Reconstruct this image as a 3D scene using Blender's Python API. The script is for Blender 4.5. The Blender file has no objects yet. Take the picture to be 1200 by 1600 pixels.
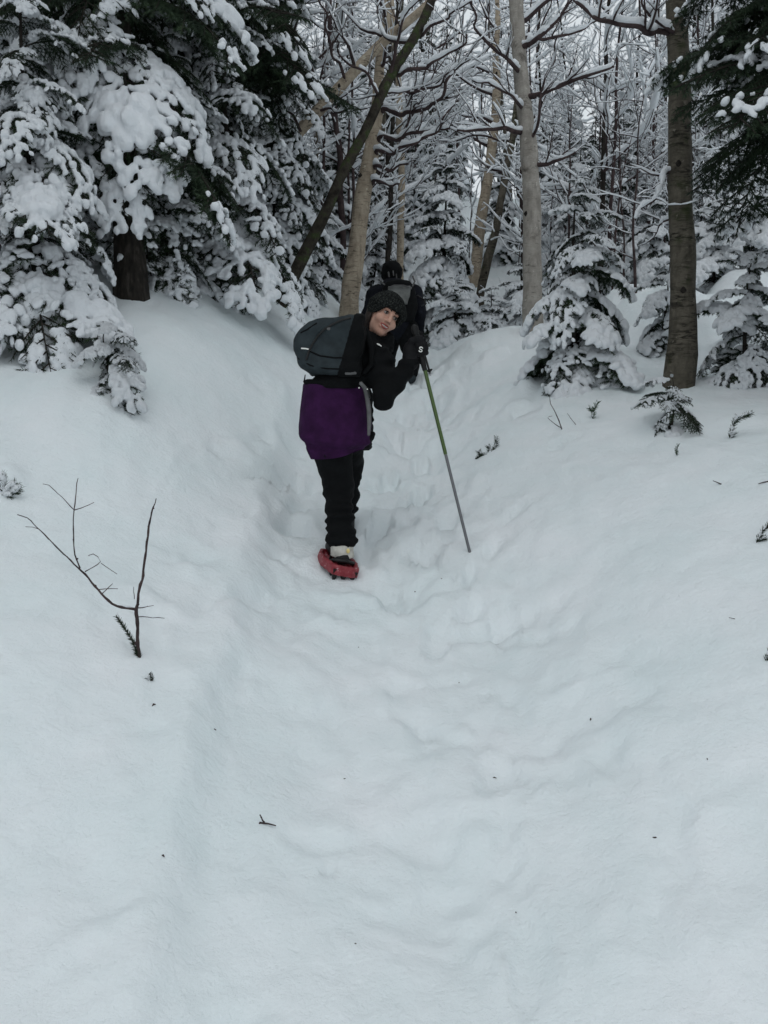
import bpy, math, random
import numpy as np
from mathutils import Vector, Matrix

R = math.radians
scene = bpy.context.scene
COL = scene.collection

# ------------------------------------------------------------------ camera, sky, sun, exposure
CAM = np.array([0.0, 0.0, 1.6]); PITCH = R(-8.0); FPX = 1386.0
cam_data = bpy.data.cameras.new('camera')
cam_data.sensor_fit = 'VERTICAL'; cam_data.sensor_height = 24.0
cam_data.lens = 24.0 * FPX / 1600.0
cam_data.clip_start = 0.05; cam_data.clip_end = 400.0
cam = bpy.data.objects.new('camera', cam_data); COL.objects.link(cam)
cam.location = CAM; cam.rotation_euler = (R(90) + PITCH, 0, 0)
scene.camera = cam

SUN_EL, SUN_AZ = R(62), R(195)         # overcast: the brightest cloud is high and a little behind the camera
world = bpy.data.worlds.new('World'); scene.world = world; world.use_nodes = True
wn = world.node_tree.nodes; wl = world.node_tree.links; wn.clear()
wo = wn.new('ShaderNodeOutputWorld'); wb = wn.new('ShaderNodeBackground')
sky = wn.new('ShaderNodeTexSky'); sky.sky_type = 'NISHITA'; sky.sun_disc = False
sky.sun_elevation = SUN_EL; sky.sun_rotation = SUN_AZ
sky.air_density = 1.0; sky.dust_density = 6.0; sky.ozone_density = 1.0
hs = wn.new('ShaderNodeHueSaturation'); hs.inputs['Saturation'].default_value = 0.20
wl.new(sky.outputs[0], hs.inputs['Color'])
cl = wn.new('ShaderNodeMix'); cl.data_type = 'RGBA'; cl.inputs[0].default_value = .92      # an even cloud sheet over it
cl.inputs[7].default_value = (18.6, 20.0, 21.0, 1)
wl.new(hs.outputs[0], cl.inputs[6]); wl.new(cl.outputs[2], wb.inputs['Color'])
wb.inputs['Strength'].default_value = 0.15
wl.new(wb.outputs[0], wo.inputs['Surface'])
sun_d = bpy.data.lights.new('sun', 'SUN'); sun_d.energy = 0.9; sun_d.angle = R(35); sun_d.color = (1, .97, .93)
sun = bpy.data.objects.new('sun', sun_d); COL.objects.link(sun)
sun.location = (0, 0, 30)
sdir = Vector((math.sin(SUN_AZ) * math.cos(SUN_EL), math.cos(SUN_AZ) * math.cos(SUN_EL), math.sin(SUN_EL)))
sun.rotation_euler = sdir.to_track_quat('Z', 'Y').to_euler()
vs = scene.view_settings
vs.view_transform = 'Standard'; vs.look = 'None'; vs.exposure = -1.92; vs.gamma = 1.0; vs.use_curve_mapping = False
scene.render.engine = 'CYCLES'
scene.cycles.use_denoising = True; scene.cycles.use_adaptive_sampling = True; scene.cycles.adaptive_threshold = .025
scene.cycles.max_bounces = 5; scene.cycles.diffuse_bounces = 3; scene.cycles.glossy_bounces = 2
scene.cycles.transmission_bounces = 2; scene.cycles.transparent_max_bounces = 4

# ------------------------------------------------------------------ helpers
FWD = np.array([0, math.cos(PITCH), math.sin(PITCH)]); UP = np.array([0, -math.sin(PITCH), math.cos(PITCH)])
RIGHT = np.array([1.0, 0, 0])
def ray(px, py):
    return FWD + (px - 600) / FPX * RIGHT + (800 - py) / FPX * UP
def P(px, py, d):
    return CAM + d * ray(px, py)

def _hash(ix, iy, iz, seed):
    h = (ix.astype(np.int64) * 374761393 + iy.astype(np.int64) * 668265263 + iz.astype(np.int64) * 2147483647 + seed * 1274126177) & 0xffffffff
    h = ((h ^ (h >> 13)) * 1274126177) & 0xffffffff
    h = (h ^ (h >> 16)) & 0xffffff
    return h / float(0xffffff)
def noise3(p, seed=0):
    p = np.asarray(p, float); i = np.floor(p); f = p - i; u = f * f * (3 - 2 * f)
    r = 0
    for dx in (0, 1):
        for dy in (0, 1):
            for dz in (0, 1):
                w = (u[..., 0] if dx else 1 - u[..., 0]) * (u[..., 1] if dy else 1 - u[..., 1]) * (u[..., 2] if dz else 1 - u[..., 2])
                r = r + w * _hash(i[..., 0] + dx, i[..., 1] + dy, i[..., 2] + dz, seed)
    return r * 2 - 1
def noise2(x, y, seed=0):
    ix = np.floor(x); iy = np.floor(y); fx = x - ix; fy = y - iy
    ux = fx * fx * fx * (fx * (fx * 6 - 15) + 10); uy = fy * fy * fy * (fy * (fy * 6 - 15) + 10)
    z = np.zeros_like(ix)
    a = _hash(ix, iy, z, seed); b = _hash(ix + 1, iy, z, seed); c = _hash(ix, iy + 1, z, seed); d = _hash(ix + 1, iy + 1, z, seed)
    return ((a * (1 - ux) + b * ux) * (1 - uy) + (c * (1 - ux) + d * ux) * uy) * 2 - 1
def fbm2(x, y, seed=0, octv=3):
    r = 0; a = 1.0
    for k in range(octv):
        ca, sa = math.cos(.6 * k + .3), math.sin(.6 * k + .3)
        r = r + a * noise2(x * ca - y * sa + 17.3 * k, x * sa + y * ca + 5.1 * k, seed + k); a *= .5; x = x * 2.03; y = y * 2.03
    return r

def mesh(name, parts, smooth=True):
    """parts: list of (verts Nx3, faces MxK, material[, material index implied by order])"""
    me = bpy.data.meshes.new(name)
    vs_, loops, starts, totals, mi = [], [], [], [], []
    off = 0; lo = 0; mats = []
    for v, f, m in parts:
        v = np.asarray(v, np.float32); f = np.asarray(f, np.int32)
        if len(f) == 0: continue
        if m not in mats: mats.append(m)
        vs_.append(v); loops.append((f + off).ravel())
        k = f.shape[1]
        starts.append(lo + np.arange(len(f)) * k); totals.append(np.full(len(f), k)); mi.append(np.full(len(f), mats.index(m)))
        off += len(v); lo += f.size
    if not vs_:
        return me
    V = np.concatenate(vs_); L = np.concatenate(loops); S = np.concatenate(starts)
    MI = np.concatenate(mi)
    me.vertices.add(len(V)); me.vertices.foreach_set('co', V.ravel())
    me.loops.add(len(L)); me.loops.foreach_set('vertex_index', L.astype(np.int32))
    me.polygons.add(len(S)); me.polygons.foreach_set('loop_start', S.astype(np.int32))
    me.polygons.foreach_set('loop_total', np.concatenate(totals).astype(np.int32))
    me.polygons.foreach_set('material_index', MI.astype(np.int32))
    me.polygons.foreach_set('use_smooth', np.full(len(S), smooth))
    for m in mats: me.materials.append(M[m])
    me.update(calc_edges=True); me.validate()
    return me
def obj(name, me, parent=None, loc=None, rot=None, scale=None):
    o = bpy.data.objects.new(name, me); COL.objects.link(o)
    if parent is not None: o.parent = parent
    if loc is not None: o.location = loc
    if rot is not None: o.rotation_euler = rot
    if scale is not None: o.scale = (scale,) * 3 if np.isscalar(scale) else scale
    return o
def tag(o, label=None, cat=None, group=None, kind=None):
    if label: o['label'] = label
    if cat: o['category'] = cat
    if group: o['group'] = group
    if kind: o['kind'] = kind
    return o
def thing(name, loc, label, cat, group=None, rotz=0, scale=1):
    o = obj(name, None, None, tuple(loc), (0, 0, rotz), scale)
    o.empty_display_size = .1
    return tag(o, label, cat, group)
def copy_tree(o, parent=None):
    c = o.copy(); COL.objects.link(c); c.parent = parent
    for ch in list(o.children): copy_tree(ch, c)
    return c

def tube(pts, rad, n=6, cap=True):
    pts = np.asarray(pts, float); rad = np.asarray(rad, float) * np.ones(len(pts))
    t = np.gradient(pts, axis=0); t /= np.linalg.norm(t, axis=1)[:, None] + 1e-9
    ref = np.array([0, 0, 1.0]) if abs(t[:, 2].mean()) < .8 else np.array([0, 1.0, 0])
    a = np.cross(t, ref); a /= np.linalg.norm(a, axis=1)[:, None] + 1e-9
    b = np.cross(t, a)
    ang = np.arange(n) * 2 * math.pi / n
    V = pts[:, None] + rad[:, None, None] * (np.cos(ang)[None, :, None] * a[:, None] + np.sin(ang)[None, :, None] * b[:, None])
    m = len(pts); V = V.reshape(-1, 3)
    i = np.arange(m - 1)[:, None] * n; j = np.arange(n)[None]; j2 = (j + 1) % n
    F = np.stack([i + j, i + j2, i + n + j2, i + n + j], -1).reshape(-1, 4)
    if cap:
        V = np.vstack([V, pts[0] - t[0] * rad[0] * .6, pts[-1] + t[-1] * rad[-1] * .6])
        c0, c1 = m * n, m * n + 1; jj = np.arange(n); j3 = (jj + 1) % n
        F = np.vstack([F, np.stack([np.full(n, c0), j3, jj, np.full(n, c0)], -1)[:, :4], np.stack([np.full(n, c1), (m - 1) * n + jj, (m - 1) * n + j3, np.full(n, c1)], -1)])
    return V, F
def fix_tri(V, F):
    """degenerate quads (a repeated first index) -> two face lists"""
    d = F[:, 0] == F[:, 3]
    return (V, F[~d], F[d][:, :3])
class MB:
    """collects pieces of one mesh"""
    def __init__(s): s.v = {}; 
    def add(s, V, F, m):
        F = np.asarray(F)
        if len(F) == 0: return
        if F.shape[1] == 4:
            d = F[:, 0] == F[:, 3]
            if d.any():
                s._a(V, F[~d], m); s._a(V, F[d][:, :3], m); return
        s._a(V, F, m)
    def _a(s, V, F, m):
        if len(F) == 0: return
        key = (m, F.shape[1]); L = s.v.setdefault(key, [[], [], 0])
        L[0].append(np.asarray(V, np.float32)); L[1].append(F + L[2]); L[2] += len(V)
    def tube(s, pts, rad, m, n=6): V, F = tube(pts, rad, n); s.add(V, F, m)
    def mesh(s, name, smooth=True, origin=None):
        parts = []
        for (m, k), (vv, ff, _) in s.v.items():
            v = np.concatenate(vv)
            if origin is not None: v = v - np.asarray(origin, np.float32)
            f = np.concatenate(ff); u, inv = np.unique(f, return_inverse=True)
            parts.append((v[u], inv.reshape(f.shape), m))
        return mesh(name, parts, smooth)

def surface_nets(f, xs, ys, zs):
    ins = f < 0
    nx, ny, nz = f.shape
    c = np.zeros((nx - 1, ny - 1, nz - 1), np.int8)
    for dx in (0, 1):
        for dy in (0, 1):
            for dz in (0, 1):
                c += ins[dx:nx - 1 + dx, dy:ny - 1 + dy, dz:nz - 1 + dz]
    act = (c > 0) & (c < 8)
    idx = np.full(act.shape, -1, np.int64); I, J, K = np.nonzero(act); idx[I, J, K] = np.arange(len(I))
    pos = np.zeros((len(I), 3)); cnt = np.zeros(len(I))
    cs = [(a, b, c_) for a in (0, 1) for b in (0, 1) for c_ in (0, 1)]
    for a in cs:
        for ax in range(3):
            if a[ax]: continue
            b = list(a); b[ax] = 1
            fa = f[I + a[0], J + a[1], K + a[2]]; fb = f[I + b[0], J + b[1], K + b[2]]
            cr = (fa < 0) != (fb < 0)
            t = np.where(cr, fa / (fa - fb + 1e-20), 0)
            pa = np.stack([xs[I + a[0]], ys[J + a[1]], zs[K + a[2]]], 1); pb = np.stack([xs[I + b[0]], ys[J + b[1]], zs[K + b[2]]], 1)
            pos += np.where(cr[:, None], pa + (pb - pa) * t[:, None], 0); cnt += cr
    V = pos / np.maximum(cnt, 1)[:, None]
    Q = []
    s = ins[:-1, 1:-1, 1:-1] != ins[1:, 1:-1, 1:-1]; i, j, k = np.nonzero(s); j += 1; k += 1
    q = np.stack([idx[i, j - 1, k - 1], idx[i, j, k - 1], idx[i, j, k], idx[i, j - 1, k]], 1); fl = ~ins[i, j, k]; q[fl] = q[fl][:, ::-1]; Q.append(q)
    s = ins[1:-1, :-1, 1:-1] != ins[1:-1, 1:, 1:-1]; i, j, k = np.nonzero(s); i += 1; k += 1
    q = np.stack([idx[i - 1, j, k - 1], idx[i - 1, j, k], idx[i, j, k], idx[i, j, k - 1]], 1); fl = ~ins[i, j, k]; q[fl] = q[fl][:, ::-1]; Q.append(q)
    s = ins[1:-1, 1:-1, :-1] != ins[1:-1, 1:-1, 1:]; i, j, k = np.nonzero(s); i += 1; j += 1
    q = np.stack([idx[i - 1, j - 1, k], idx[i, j - 1, k], idx[i, j, k], idx[i - 1, j, k]], 1); fl = ~ins[i, j, k]; q[fl] = q[fl][:, ::-1]; Q.append(q)
    return V, np.concatenate(Q)

def sdf_mesh(fn, lo, hi, res):
    """fn(points Nx3)->distance; res a number or a triple of coordinate arrays"""
    if np.isscalar(res):
        ax = [np.arange(lo[k], hi[k] + res, res) for k in range(3)]
    else: ax = res
    G = np.stack(np.meshgrid(*ax, indexing='ij'), -1).reshape(-1, 3).astype(np.float32)
    f = np.concatenate([fn(G[i:i + 400000]) for i in range(0, len(G), 400000)]).reshape([len(a) for a in ax])
    return surface_nets(f, *ax)
def s_cap(p, a, b, ra, rb):
    a = np.asarray(a, np.float32); b = np.asarray(b, np.float32); ab = b - a
    t = np.clip(((p - a) @ ab) / (ab @ ab + 1e-12), 0, 1)
    return np.linalg.norm(p - a - t[:, None] * ab, axis=1) - (ra + (rb - ra) * t)
def s_ell(p, c, r, rot=None):
    q = p - np.asarray(c, np.float32)
    if rot is not None: q = q @ np.asarray(rot, np.float32)
    r = np.asarray(r, np.float32)
    k0 = np.linalg.norm(q / r, axis=1); k1 = np.linalg.norm(q / (r * r), axis=1)
    return np.where(k1 > 1e-9, k0 * (k0 - 1) / np.maximum(k1, 1e-9), -r.min())
def smin(a, b, k):
    h = np.clip(.5 + .5 * (b - a) / k, 0, 1)
    return b + (a - b) * h - k * h * (1 - h)
def smax(a, b, k): return -smin(-a, -b, k)
def s_chain(p, pts, rad, k=.02):
    d = None
    for i in range(len(pts) - 1):
        e = s_cap(p, pts[i], pts[i + 1], rad[i], rad[i + 1])
        d = e if d is None else smin(d, e, k)
    return d
def s_poly2(q, poly):
    """signed distance of 2-D points to a closed polygon"""
    poly = np.asarray(poly, np.float32); n = len(poly)
    d = np.full(len(q), 1e9, np.float32); s = np.ones(len(q), np.float32)
    for i in range(n):
        a = poly[i]; b = poly[i - 1]; e = b - a; w = q - a
        t = np.clip((w @ e) / (e @ e + 1e-12), 0, 1)
        d = np.minimum(d, ((w - t[:, None] * e) ** 2).sum(1))
        c1 = q[:, 1] >= a[1]; c2 = q[:, 1] < b[1]; c3 = e[0] * w[:, 1] > e[1] * w[:, 0]
        fl = (c1 & c2 & c3) | (~c1 & ~c2 & ~c3)
        s = np.where(fl, -s, s)
    return s * np.sqrt(d)

# ------------------------------------------------------------------ materials
M = {}
def new_mat(name, color, rough=.8, spec=.3):
    m = bpy.data.materials.new(name); m.use_nodes = True; nt = m.node_tree
    b = nt.nodes['Principled BSDF']; b.inputs['Base Color'].default_value = (*color, 1); b.inputs['Roughness'].default_value = rough
    b.inputs['Specular IOR Level'].default_value = spec
    M[name] = m; return m, nt, b
def coords(nt, kind='Object', scale=(1, 1, 1)):
    tc = nt.nodes.new('ShaderNodeTexCoord'); mp = nt.nodes.new('ShaderNodeMapping'); mp.inputs['Scale'].default_value = scale
    nt.links.new(tc.outputs[kind], mp.inputs['Vector']); return mp.outputs[0]
def ntex(nt, vec, scale, detail=4, rough=.55, dist=0):
    n = nt.nodes.new('ShaderNodeTexNoise'); n.inputs['Scale'].default_value = scale; n.inputs['Detail'].default_value = detail
    n.inputs['Roughness'].default_value = rough; n.inputs['Distortion'].default_value = dist
    nt.links.new(vec, n.inputs['Vector']); return n.outputs['Fac']
def ramp(nt, fac, stops):
    r = nt.nodes.new('ShaderNodeValToRGB'); e = r.color_ramp.elements
    e[0].position = stops[0][0]; e[0].color = (*stops[0][1], 1); e[1].position = stops[1][0]; e[1].color = (*stops[1][1], 1)
    for p, c in stops[2:]:
        x = e.new(p); x.color = (*c, 1)
    nt.links.new(fac, r.inputs[0]); return r.outputs[0]
def bump(nt, b, fac, strength, dist=.01, prev=None):
    n = nt.nodes.new('ShaderNodeBump'); n.inputs['Strength'].default_value = strength; n.inputs['Distance'].default_value = dist
    nt.links.new(fac, n.inputs['Height'])
    if prev is not None: nt.links.new(prev, n.inputs['Normal'])
    nt.links.new(n.outputs[0], b.inputs['Normal']); return n.outputs[0]

m, nt, b = new_mat('snow', (.84, .88, .90), .75, .2)
v = coords(nt)
nt.links.new(ramp(nt, ntex(nt, v, 1.7, 5, .6), [(.3, (.77, .845, .86)), (.7, (.85, .885, .905))]), b.inputs['Base Color'])
p1 = bump(nt, b, ntex(nt, v, 9, 6, .6, .3),   .5, .03)
p2 = bump(nt, b, ntex(nt, v, 55, 5, .65), .7, .008, p1)
bump(nt, b, ntex(nt, v, 320, 2, .5), .5, .0025, p2)
m, nt, b = new_mat('tree_snow', (.85, .88, .91), .8, .15)
v = coords(nt)
p1 = bump(nt, b, ntex(nt, v, 26, 6, .7), .8, .02)
bump(nt, b, ntex(nt, v, 110, 4, .7), .8, .008, p1)
m, nt, b = new_mat('needles', (.02, .04, .022), .6, .25)
oi = nt.nodes.new('ShaderNodeObjectInfo'); v = coords(nt)
nt.links.new(ramp(nt, ntex(nt, v, 6, 3), [(.3, (.012, .022, .013)), (.6, (.026, .046, .022)), (.8, (.05, .075, .03))]), b.inputs['Base Color'])
m, nt, b = new_mat('needles_fresh', (.035, .075, .03), .6, .25)
m, nt, b = new_mat('bark_dark', (.05, .042, .036), .9, .15)
v = coords(nt, 'Object', (1, 1, .35))
nt.links.new(ramp(nt, ntex(nt, v, 30, 5), [(.3, (.011, .010, .009)), (.55, (.03, .026, .022)), (.75, (.07, .062, .055))]), b.inputs['Base Color'])
bump(nt, b, ntex(nt, v, 45, 5), .7, .015)
m, nt, b = new_mat('bark_twig', (.055, .04, .038), .85, .15)
v = coords(nt)
nt.links.new(ramp(nt, ntex(nt, v, 12, 3), [(.3, (.03, .022, .024)), (.7, (.085, .06, .058))]), b.inputs['Base Color'])
m, nt, b = new_mat('bark_moss', (.06, .06, .04), .95, .1)
v = coords(nt)
nt.links.new(ramp(nt, ntex(nt, v, 9, 6), [(.35, (.02, .017, .014)), (.52, (.05, .044, .035)), (.62, (.045, .06, .025)), (.75, (.10, .10, .07))]), b.inputs['Base Color'])
bump(nt, b, ntex(nt, v, 40, 5), .8, .02)
def birch(name, pale, mid, dark, thr, moss=0.0):
    m, nt, b = new_mat(name, pale, .8, .15)
    v = coords(nt, 'Object', (1, 1, 1)); vb = coords(nt, 'Object', (4, 4, 22)); vs_ = coords(nt, 'Object', (5, 5, .9))
    def mix(f, a, c):
        mx = nt.nodes.new('ShaderNodeMix'); mx.data_type = 'RGBA'; nt.links.new(f, mx.inputs[0]); nt.links.new(a, mx.inputs[6])
        if isinstance(c, tuple): mx.inputs[7].default_value = (*c, 1)
        else: nt.links.new(c, mx.inputs[7])
        return mx.outputs[2]
    def mul(a, c):
        n = nt.nodes.new('ShaderNodeMath'); n.operation = 'MULTIPLY'; nt.links.new(a, n.inputs[0]); nt.links.new(c, n.inputs[1]); return n.outputs[0]
    col = ramp(nt, ntex(nt, v, 7, 8, .7), [(.32, mid), (.62, pale)])
    streak = ramp(nt, ntex(nt, vs_, 3, 5, .65), [(.5, (0, 0, 0)), (.75, (.75, .75, .75))])
    col = mix(streak, col, tuple(x * .55 for x in mid))
    band = ramp(nt, ntex(nt, vb, 2.2, 5, .65, .8), [(thr - .05, (0, 0, 0)), (thr + .05, (1, 1, 1))])
    mask = ramp(nt, ntex(nt, v, 4.5, 4, .6), [(.42, (.1, .1, .1)), (.6, (1, 1, 1))])
    col = mix(mul(band, mask), col, dark)
    patch = ramp(nt, ntex(nt, v, 3.1, 6, .7, .5), [(.58, (0, 0, 0)), (.68, (.9, .9, .9))])
    col = mix(patch, col, tuple(x * 1.4 for x in dark))
    if moss:
        mo = ramp(nt, ntex(nt, v, 2.3, 6, .7), [(.52, (0, 0, 0)), (.66, (moss, moss, moss))]); col = mix(mo, col, (.035, .05, .016))
    lich = ramp(nt, ntex(nt, v, 16, 4, .6), [(.64, (0, 0, 0)), (.70, (.7, .7, .7))]); col = mix(lich, col, tuple(min(.6, x * 1.35 + .03) for x in pale))
    nt.links.new(col, b.inputs['Base Color'])
    p = bump(nt, b, ntex(nt, vb, 5, 5, .6), .6, .012); bump(nt, b, ntex(nt, v, 50, 5, .7), .6, .008, p)
birch('birch_bark', (.47, .40, .31), (.27, .22, .165), (.05, .038, .03), .58)
birch('birch_grey', (.135, .12, .095), (.062, .055, .042), (.02, .018, .014), .52, .9)
birch('beech_bark', (.38, .355, .32), (.23, .21, .185), (.05, .043, .036), .64)

def cloth(name, c, rough=.9, s=250, strength=.3, var=.25):
    m, nt, b = new_mat(name, c, rough, .15); v = coords(nt)
    c2 = tuple(x * (1 - var) for x in c); c3 = tuple(x * (1 + var) for x in c)
    nt.links.new(ramp(nt, ntex(nt, v, 14, 4), [(.35, c2), (.65, c3)]), b.inputs['Base Color'])
    p = bump(nt, b, ntex(nt, v, 18, 3), .35, .02); bump(nt, b, ntex(nt, v, s, 2), strength, .002, p)
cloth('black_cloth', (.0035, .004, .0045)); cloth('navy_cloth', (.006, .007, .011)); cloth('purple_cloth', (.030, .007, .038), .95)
cloth('charcoal_cloth', (.024, .032, .036), .7); cloth('grey_cloth', (.14, .145, .14)); cloth('strap_grey', (.11, .11, .11))
cloth('white_cloth', (.55, .53, .48)); cloth('glove_cloth', (.008, .008, .009), .7)
m, nt, b = new_mat('knit', (.02, .022, .02), .95, .1); v = coords(nt)
w = nt.nodes.new('ShaderNodeTexVoronoi'); w.inputs['Scale'].default_value = 110; nt.links.new(v, w.inputs['Vector'])
nt.links.new(ramp(nt, w.outputs['Distance'], [(.15, (.045, .05, .045)), (.5, (.008, .009, .009))]), b.inputs['Base Color'])
bump(nt, b, w.outputs['Distance'], .8, .01)
m, nt, b = new_mat('skin', (.42, .20, .14), .5, .35); v = coords(nt)
nt.links.new(ramp(nt, ntex(nt, v, 18, 4), [(.35, (.46, .25, .185)), (.65, (.55, .33, .25))]), b.inputs['Base Color'])
b.inputs['Subsurface Weight'].default_value = .12; b.inputs['Subsurface Radius'].default_value = (.012, .005, .003); b.inputs['Subsurface Scale'].default_value = .5
new_mat('lip', (.30, .07, .06), .45); new_mat('teeth', (.75, .72, .66), .3); new_mat('hair', (.02, .013, .01), .6)
new_mat('eye_white', (.30, .27, .25), .3); new_mat('iris', (.015, .01, .008), .2)
m, nt, b = new_mat('red_plastic', (.32, .03, .04), .45, .4); v = coords(nt)
nt.links.new(ramp(nt, ntex(nt, v, 45, 5, .7), [(.42, (.20, .016, .025)), (.6, (.27, .035, .045)), (.72, (.62, .55, .56))]), b.inputs['Base Color'])
new_mat('rubber', (.008, .008, .008), .6); new_mat('black_plastic', (.012, .012, .012), .4)
m, nt, b = new_mat('steel', (.45, .45, .46), .35); b.inputs['Metallic'].default_value = .8
m, nt, b = new_mat('pole_green', (.06, .105, .022), .35, .5)
m, nt, b = new_mat('pole_grey', (.16, .16, .17), .3, .5); b.inputs['Metallic'].default_value = .4
new_mat('white_print', (.8, .8, .76), .5); new_mat('amber', (.75, .6, .25), .35)

# ------------------------------------------------------------------ terrain
def plane_z(y):
    y = np.asarray(y, float)
    return .07 + .2 * (y - 1.96) + .10 * np.maximum(y - 11, 0) - .12 * np.maximum(y - 24, 0)
CPX = [  # pixel, pixel, depth of ground points seen in the photograph
    (600, 1600, 2.15), (600, 1400, 2.55), (600, 1200, 3.12), (620, 1040, 3.85), (600, 885, 4.8), (560, 800, 5.5), (640, 720, 6.7), (650, 650, 8.2), (645, 598, 10.0), (690, 548, 12.3), (700, 525, 13.6),
    (0, 1600, 2.1), (300, 1600, 2.12), (0, 1350, 2.5), (250, 1350, 2.6), (0, 1100, 3.0), (217, 1030, 3.4), (0, 900, 3.7), (200, 900, 3.95), (420, 900, 4.5), (0, 760, 4.3), (200, 760, 4.65), (380, 760, 5.3), (0, 600, 5.1), (200, 620, 5.3),
    (360, 620, 6.1), (440, 660, 6.3), (300, 530, 6.2), (240, 470, 6.45), (400, 520, 7.1), (475, 560, 7.6), (440, 490, 8.4), (510, 470, 10.0), (470, 420, 11.5), (120, 560, 5.5), (0, 545, 5.6), (545, 490, 10.2),
    (900, 1600, 2.15), (1200, 1600, 2.1), (1200, 1350, 2.5), (900, 1350, 2.65), (900, 1100, 3.4), (1200, 1050, 3.15), (1200, 880, 3.8), (900, 900, 4.4), (1050, 750, 4.9), (1200, 740, 4.6), (850, 760, 5.4), (760, 690, 6.5),
    (1200, 645, 5.7), (1060, 650, 6.0), (1062, 603, 7.0), (900, 608, 7.1), (820, 600, 7.5), (740, 610, 8.2), (1180, 600, 6.9),
    (725, 530, 9.6), (780, 520, 10.0), (830, 515, 10.0), (720, 575, 8.9), (1000, 520, 9.0), (1130, 520, 8.6), (1000, 470, 11), (1140, 455, 11.5), (780, 440, 15.5), (900, 440, 14), (620, 440, 16),
]
_cp = np.array([P(*c) for c in CPX])
_ext = np.array([(x, y, plane_z(y) + e) for x, y, e in [(-4, 2, .55), (4, 2, .35), (-4, -2, .3), (4, -2, .2), (0, -2, 0), (0, 0.4, .0), (-2, .6, .1), (2, .6, .1), (-7, 6, 1.6), (6, 6, .7), (-8, 12, 1.6), (8, 12, .8),
      (-5, 9, 1.5), (-10, 25, 1), (10, 25, .6), (0, 22, .8), (0, 40, 0), (-20, 40, 0), (20, 40, 0), (-20, 5, 1.2), (20, 5, .8), (-20, -8, .5), (20, -8, .5)]])
_cp = np.vstack([_cp, _ext]); _C = _cp[:, :2]; _resid = _cp[:, 2] - plane_z(_cp[:, 1])
def _kern(r2): return .5 * r2 * np.log(r2 + 1e-9)
_n = len(_C); _A = np.zeros((_n + 3, _n + 3))
_A[:_n, :_n] = _kern(((_C[:, None] - _C[None]) ** 2).sum(-1)) + np.eye(_n) * .05
_A[:_n, _n] = 1; _A[:_n, _n + 1:] = _C; _A[_n, :_n] = 1; _A[_n + 1:, :_n] = _C.T
_W = np.linalg.solve(_A, np.concatenate([_resid, np.zeros(3)]))
def smooth_h(x, y):
    x = np.asarray(x, float); y = np.asarray(y, float); sh = x.shape; x = x.ravel(); y = y.ravel()
    r = _W[_n] + _W[_n + 1] * x + _W[_n + 2] * y
    for i in range(_n): r += _W[i] * _kern((x - _C[i, 0]) ** 2 + (y - _C[i, 1]) ** 2)
    far = np.clip((np.hypot(x, y - 5) - 14) / 12, 0, 1); far = far * far * (3 - 2 * far)
    return (plane_z(y) + r * (1 - far) + .6 * far).reshape(sh)
def gpix(px, py, hf=None):
    """point of the snow surface seen at a pixel of the photograph"""
    hf = hf or height; d = np.concatenate([np.linspace(1.2, 12, 1500), np.linspace(12, 45, 600)[1:]]); r = ray(px, py); q = CAM + d[:, None] * r
    below = q[:, 2] < hf(q[:, 0], q[:, 1]); i = int(np.argmax(below))
    return q[i] if below.any() else q[-1]
def gz(x, y): return float(height(np.array([x]), np.array([y]))[0])
# marks pressed into the snow (pixel, pixel, half length, half width in metres, turn, depth; negative depth = lump)
MARKS = [(800, 1190, .10, .05, .3, .035), (840, 1205, .05, .03, .6, .03), (790, 1260, .11, .05, 1.3, .03), (815, 1340, .09, .05, 1.2, .022), (1060, 1300, .30, .03, 1.5, .022), (1050, 1460, .22, .04, 1.6, .02), (830, 1480, .25, .05, 1.45, .02),
         (790, 950, .20, .05, .1, .05), (740, 930, .12, .05, .7, .035), (700, 800, .12, .05, .3, .035), (815, 790, .13, .05, .3, .04), (735, 880, .12, .03, 1.2, .03), (690, 625, .16, .08, .9, .09), (705, 660, .10, .06, .5, .05), (820, 640, .14, .06, .2, .05),
         (625, 685, .13, .07, .1, .07), (600, 745, .12, .06, .6, .05), (640, 770, .14, .06, .4, .045), (600, 830, .10, .05, .2, .03), (455, 800, .20, .12, .9, .06), (470, 770, .12, .06, .6, .06), (430, 850, .10, .05, .8, .035), (450, 730, .14, .05, .8, .05),
         (415, 745, .16, .03, .9, .04), (500, 740, .10, .05, .4, .05), (455, 690, .12, .06, .7, .06), (420, 690, .08, .05, .3, .05), (560, 960, .16, .07, .2, -.015), (620, 962, .03, .02, .2, .012), (700, 1040, .14, .05, .3, .02), (530, 930, .14, .10, .2, .03),
         (385, 930, .30, .05, 1.15, .03), (365, 1050, .3, .05, 1.5, .028), (340, 1180, .25, .05, 1.6, .018), (320, 1330, .2, .04, 1.6, .014), (130, 1190, .14, .05, 1.0, .012), (240, 1140, .10, .04, .3, .012), (60, 1330, .12, .07, .6, .012), (490, 1200, .2, .06, 1.2, .012),
         (660, 900, .22, .05, 1.3, .02), (900, 1120, .2, .05, .2, .018), (980, 1090, .12, .05, .1, .02), (1100, 1230, .18, .05, .2, .015), (700, 1300, .1, .05, 1.4, .02), (690, 1140, .12, .05, .4, .02), (960, 1440, .14, .07, 1.2, -.018), (880, 690, .12, .05, .3, .035),
         (660, 590, .2, .1, .4, .06), (690, 575, .14, .06, .8, .05), (715, 640, .10, .05, .4, .04), (765, 560, .18, .07, .3, -.05), (400, 600, .1, .05, .7, .03), (340, 700, .1, .04, .6, .03), (300, 880, .2, .05, .9, .02)]
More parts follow.
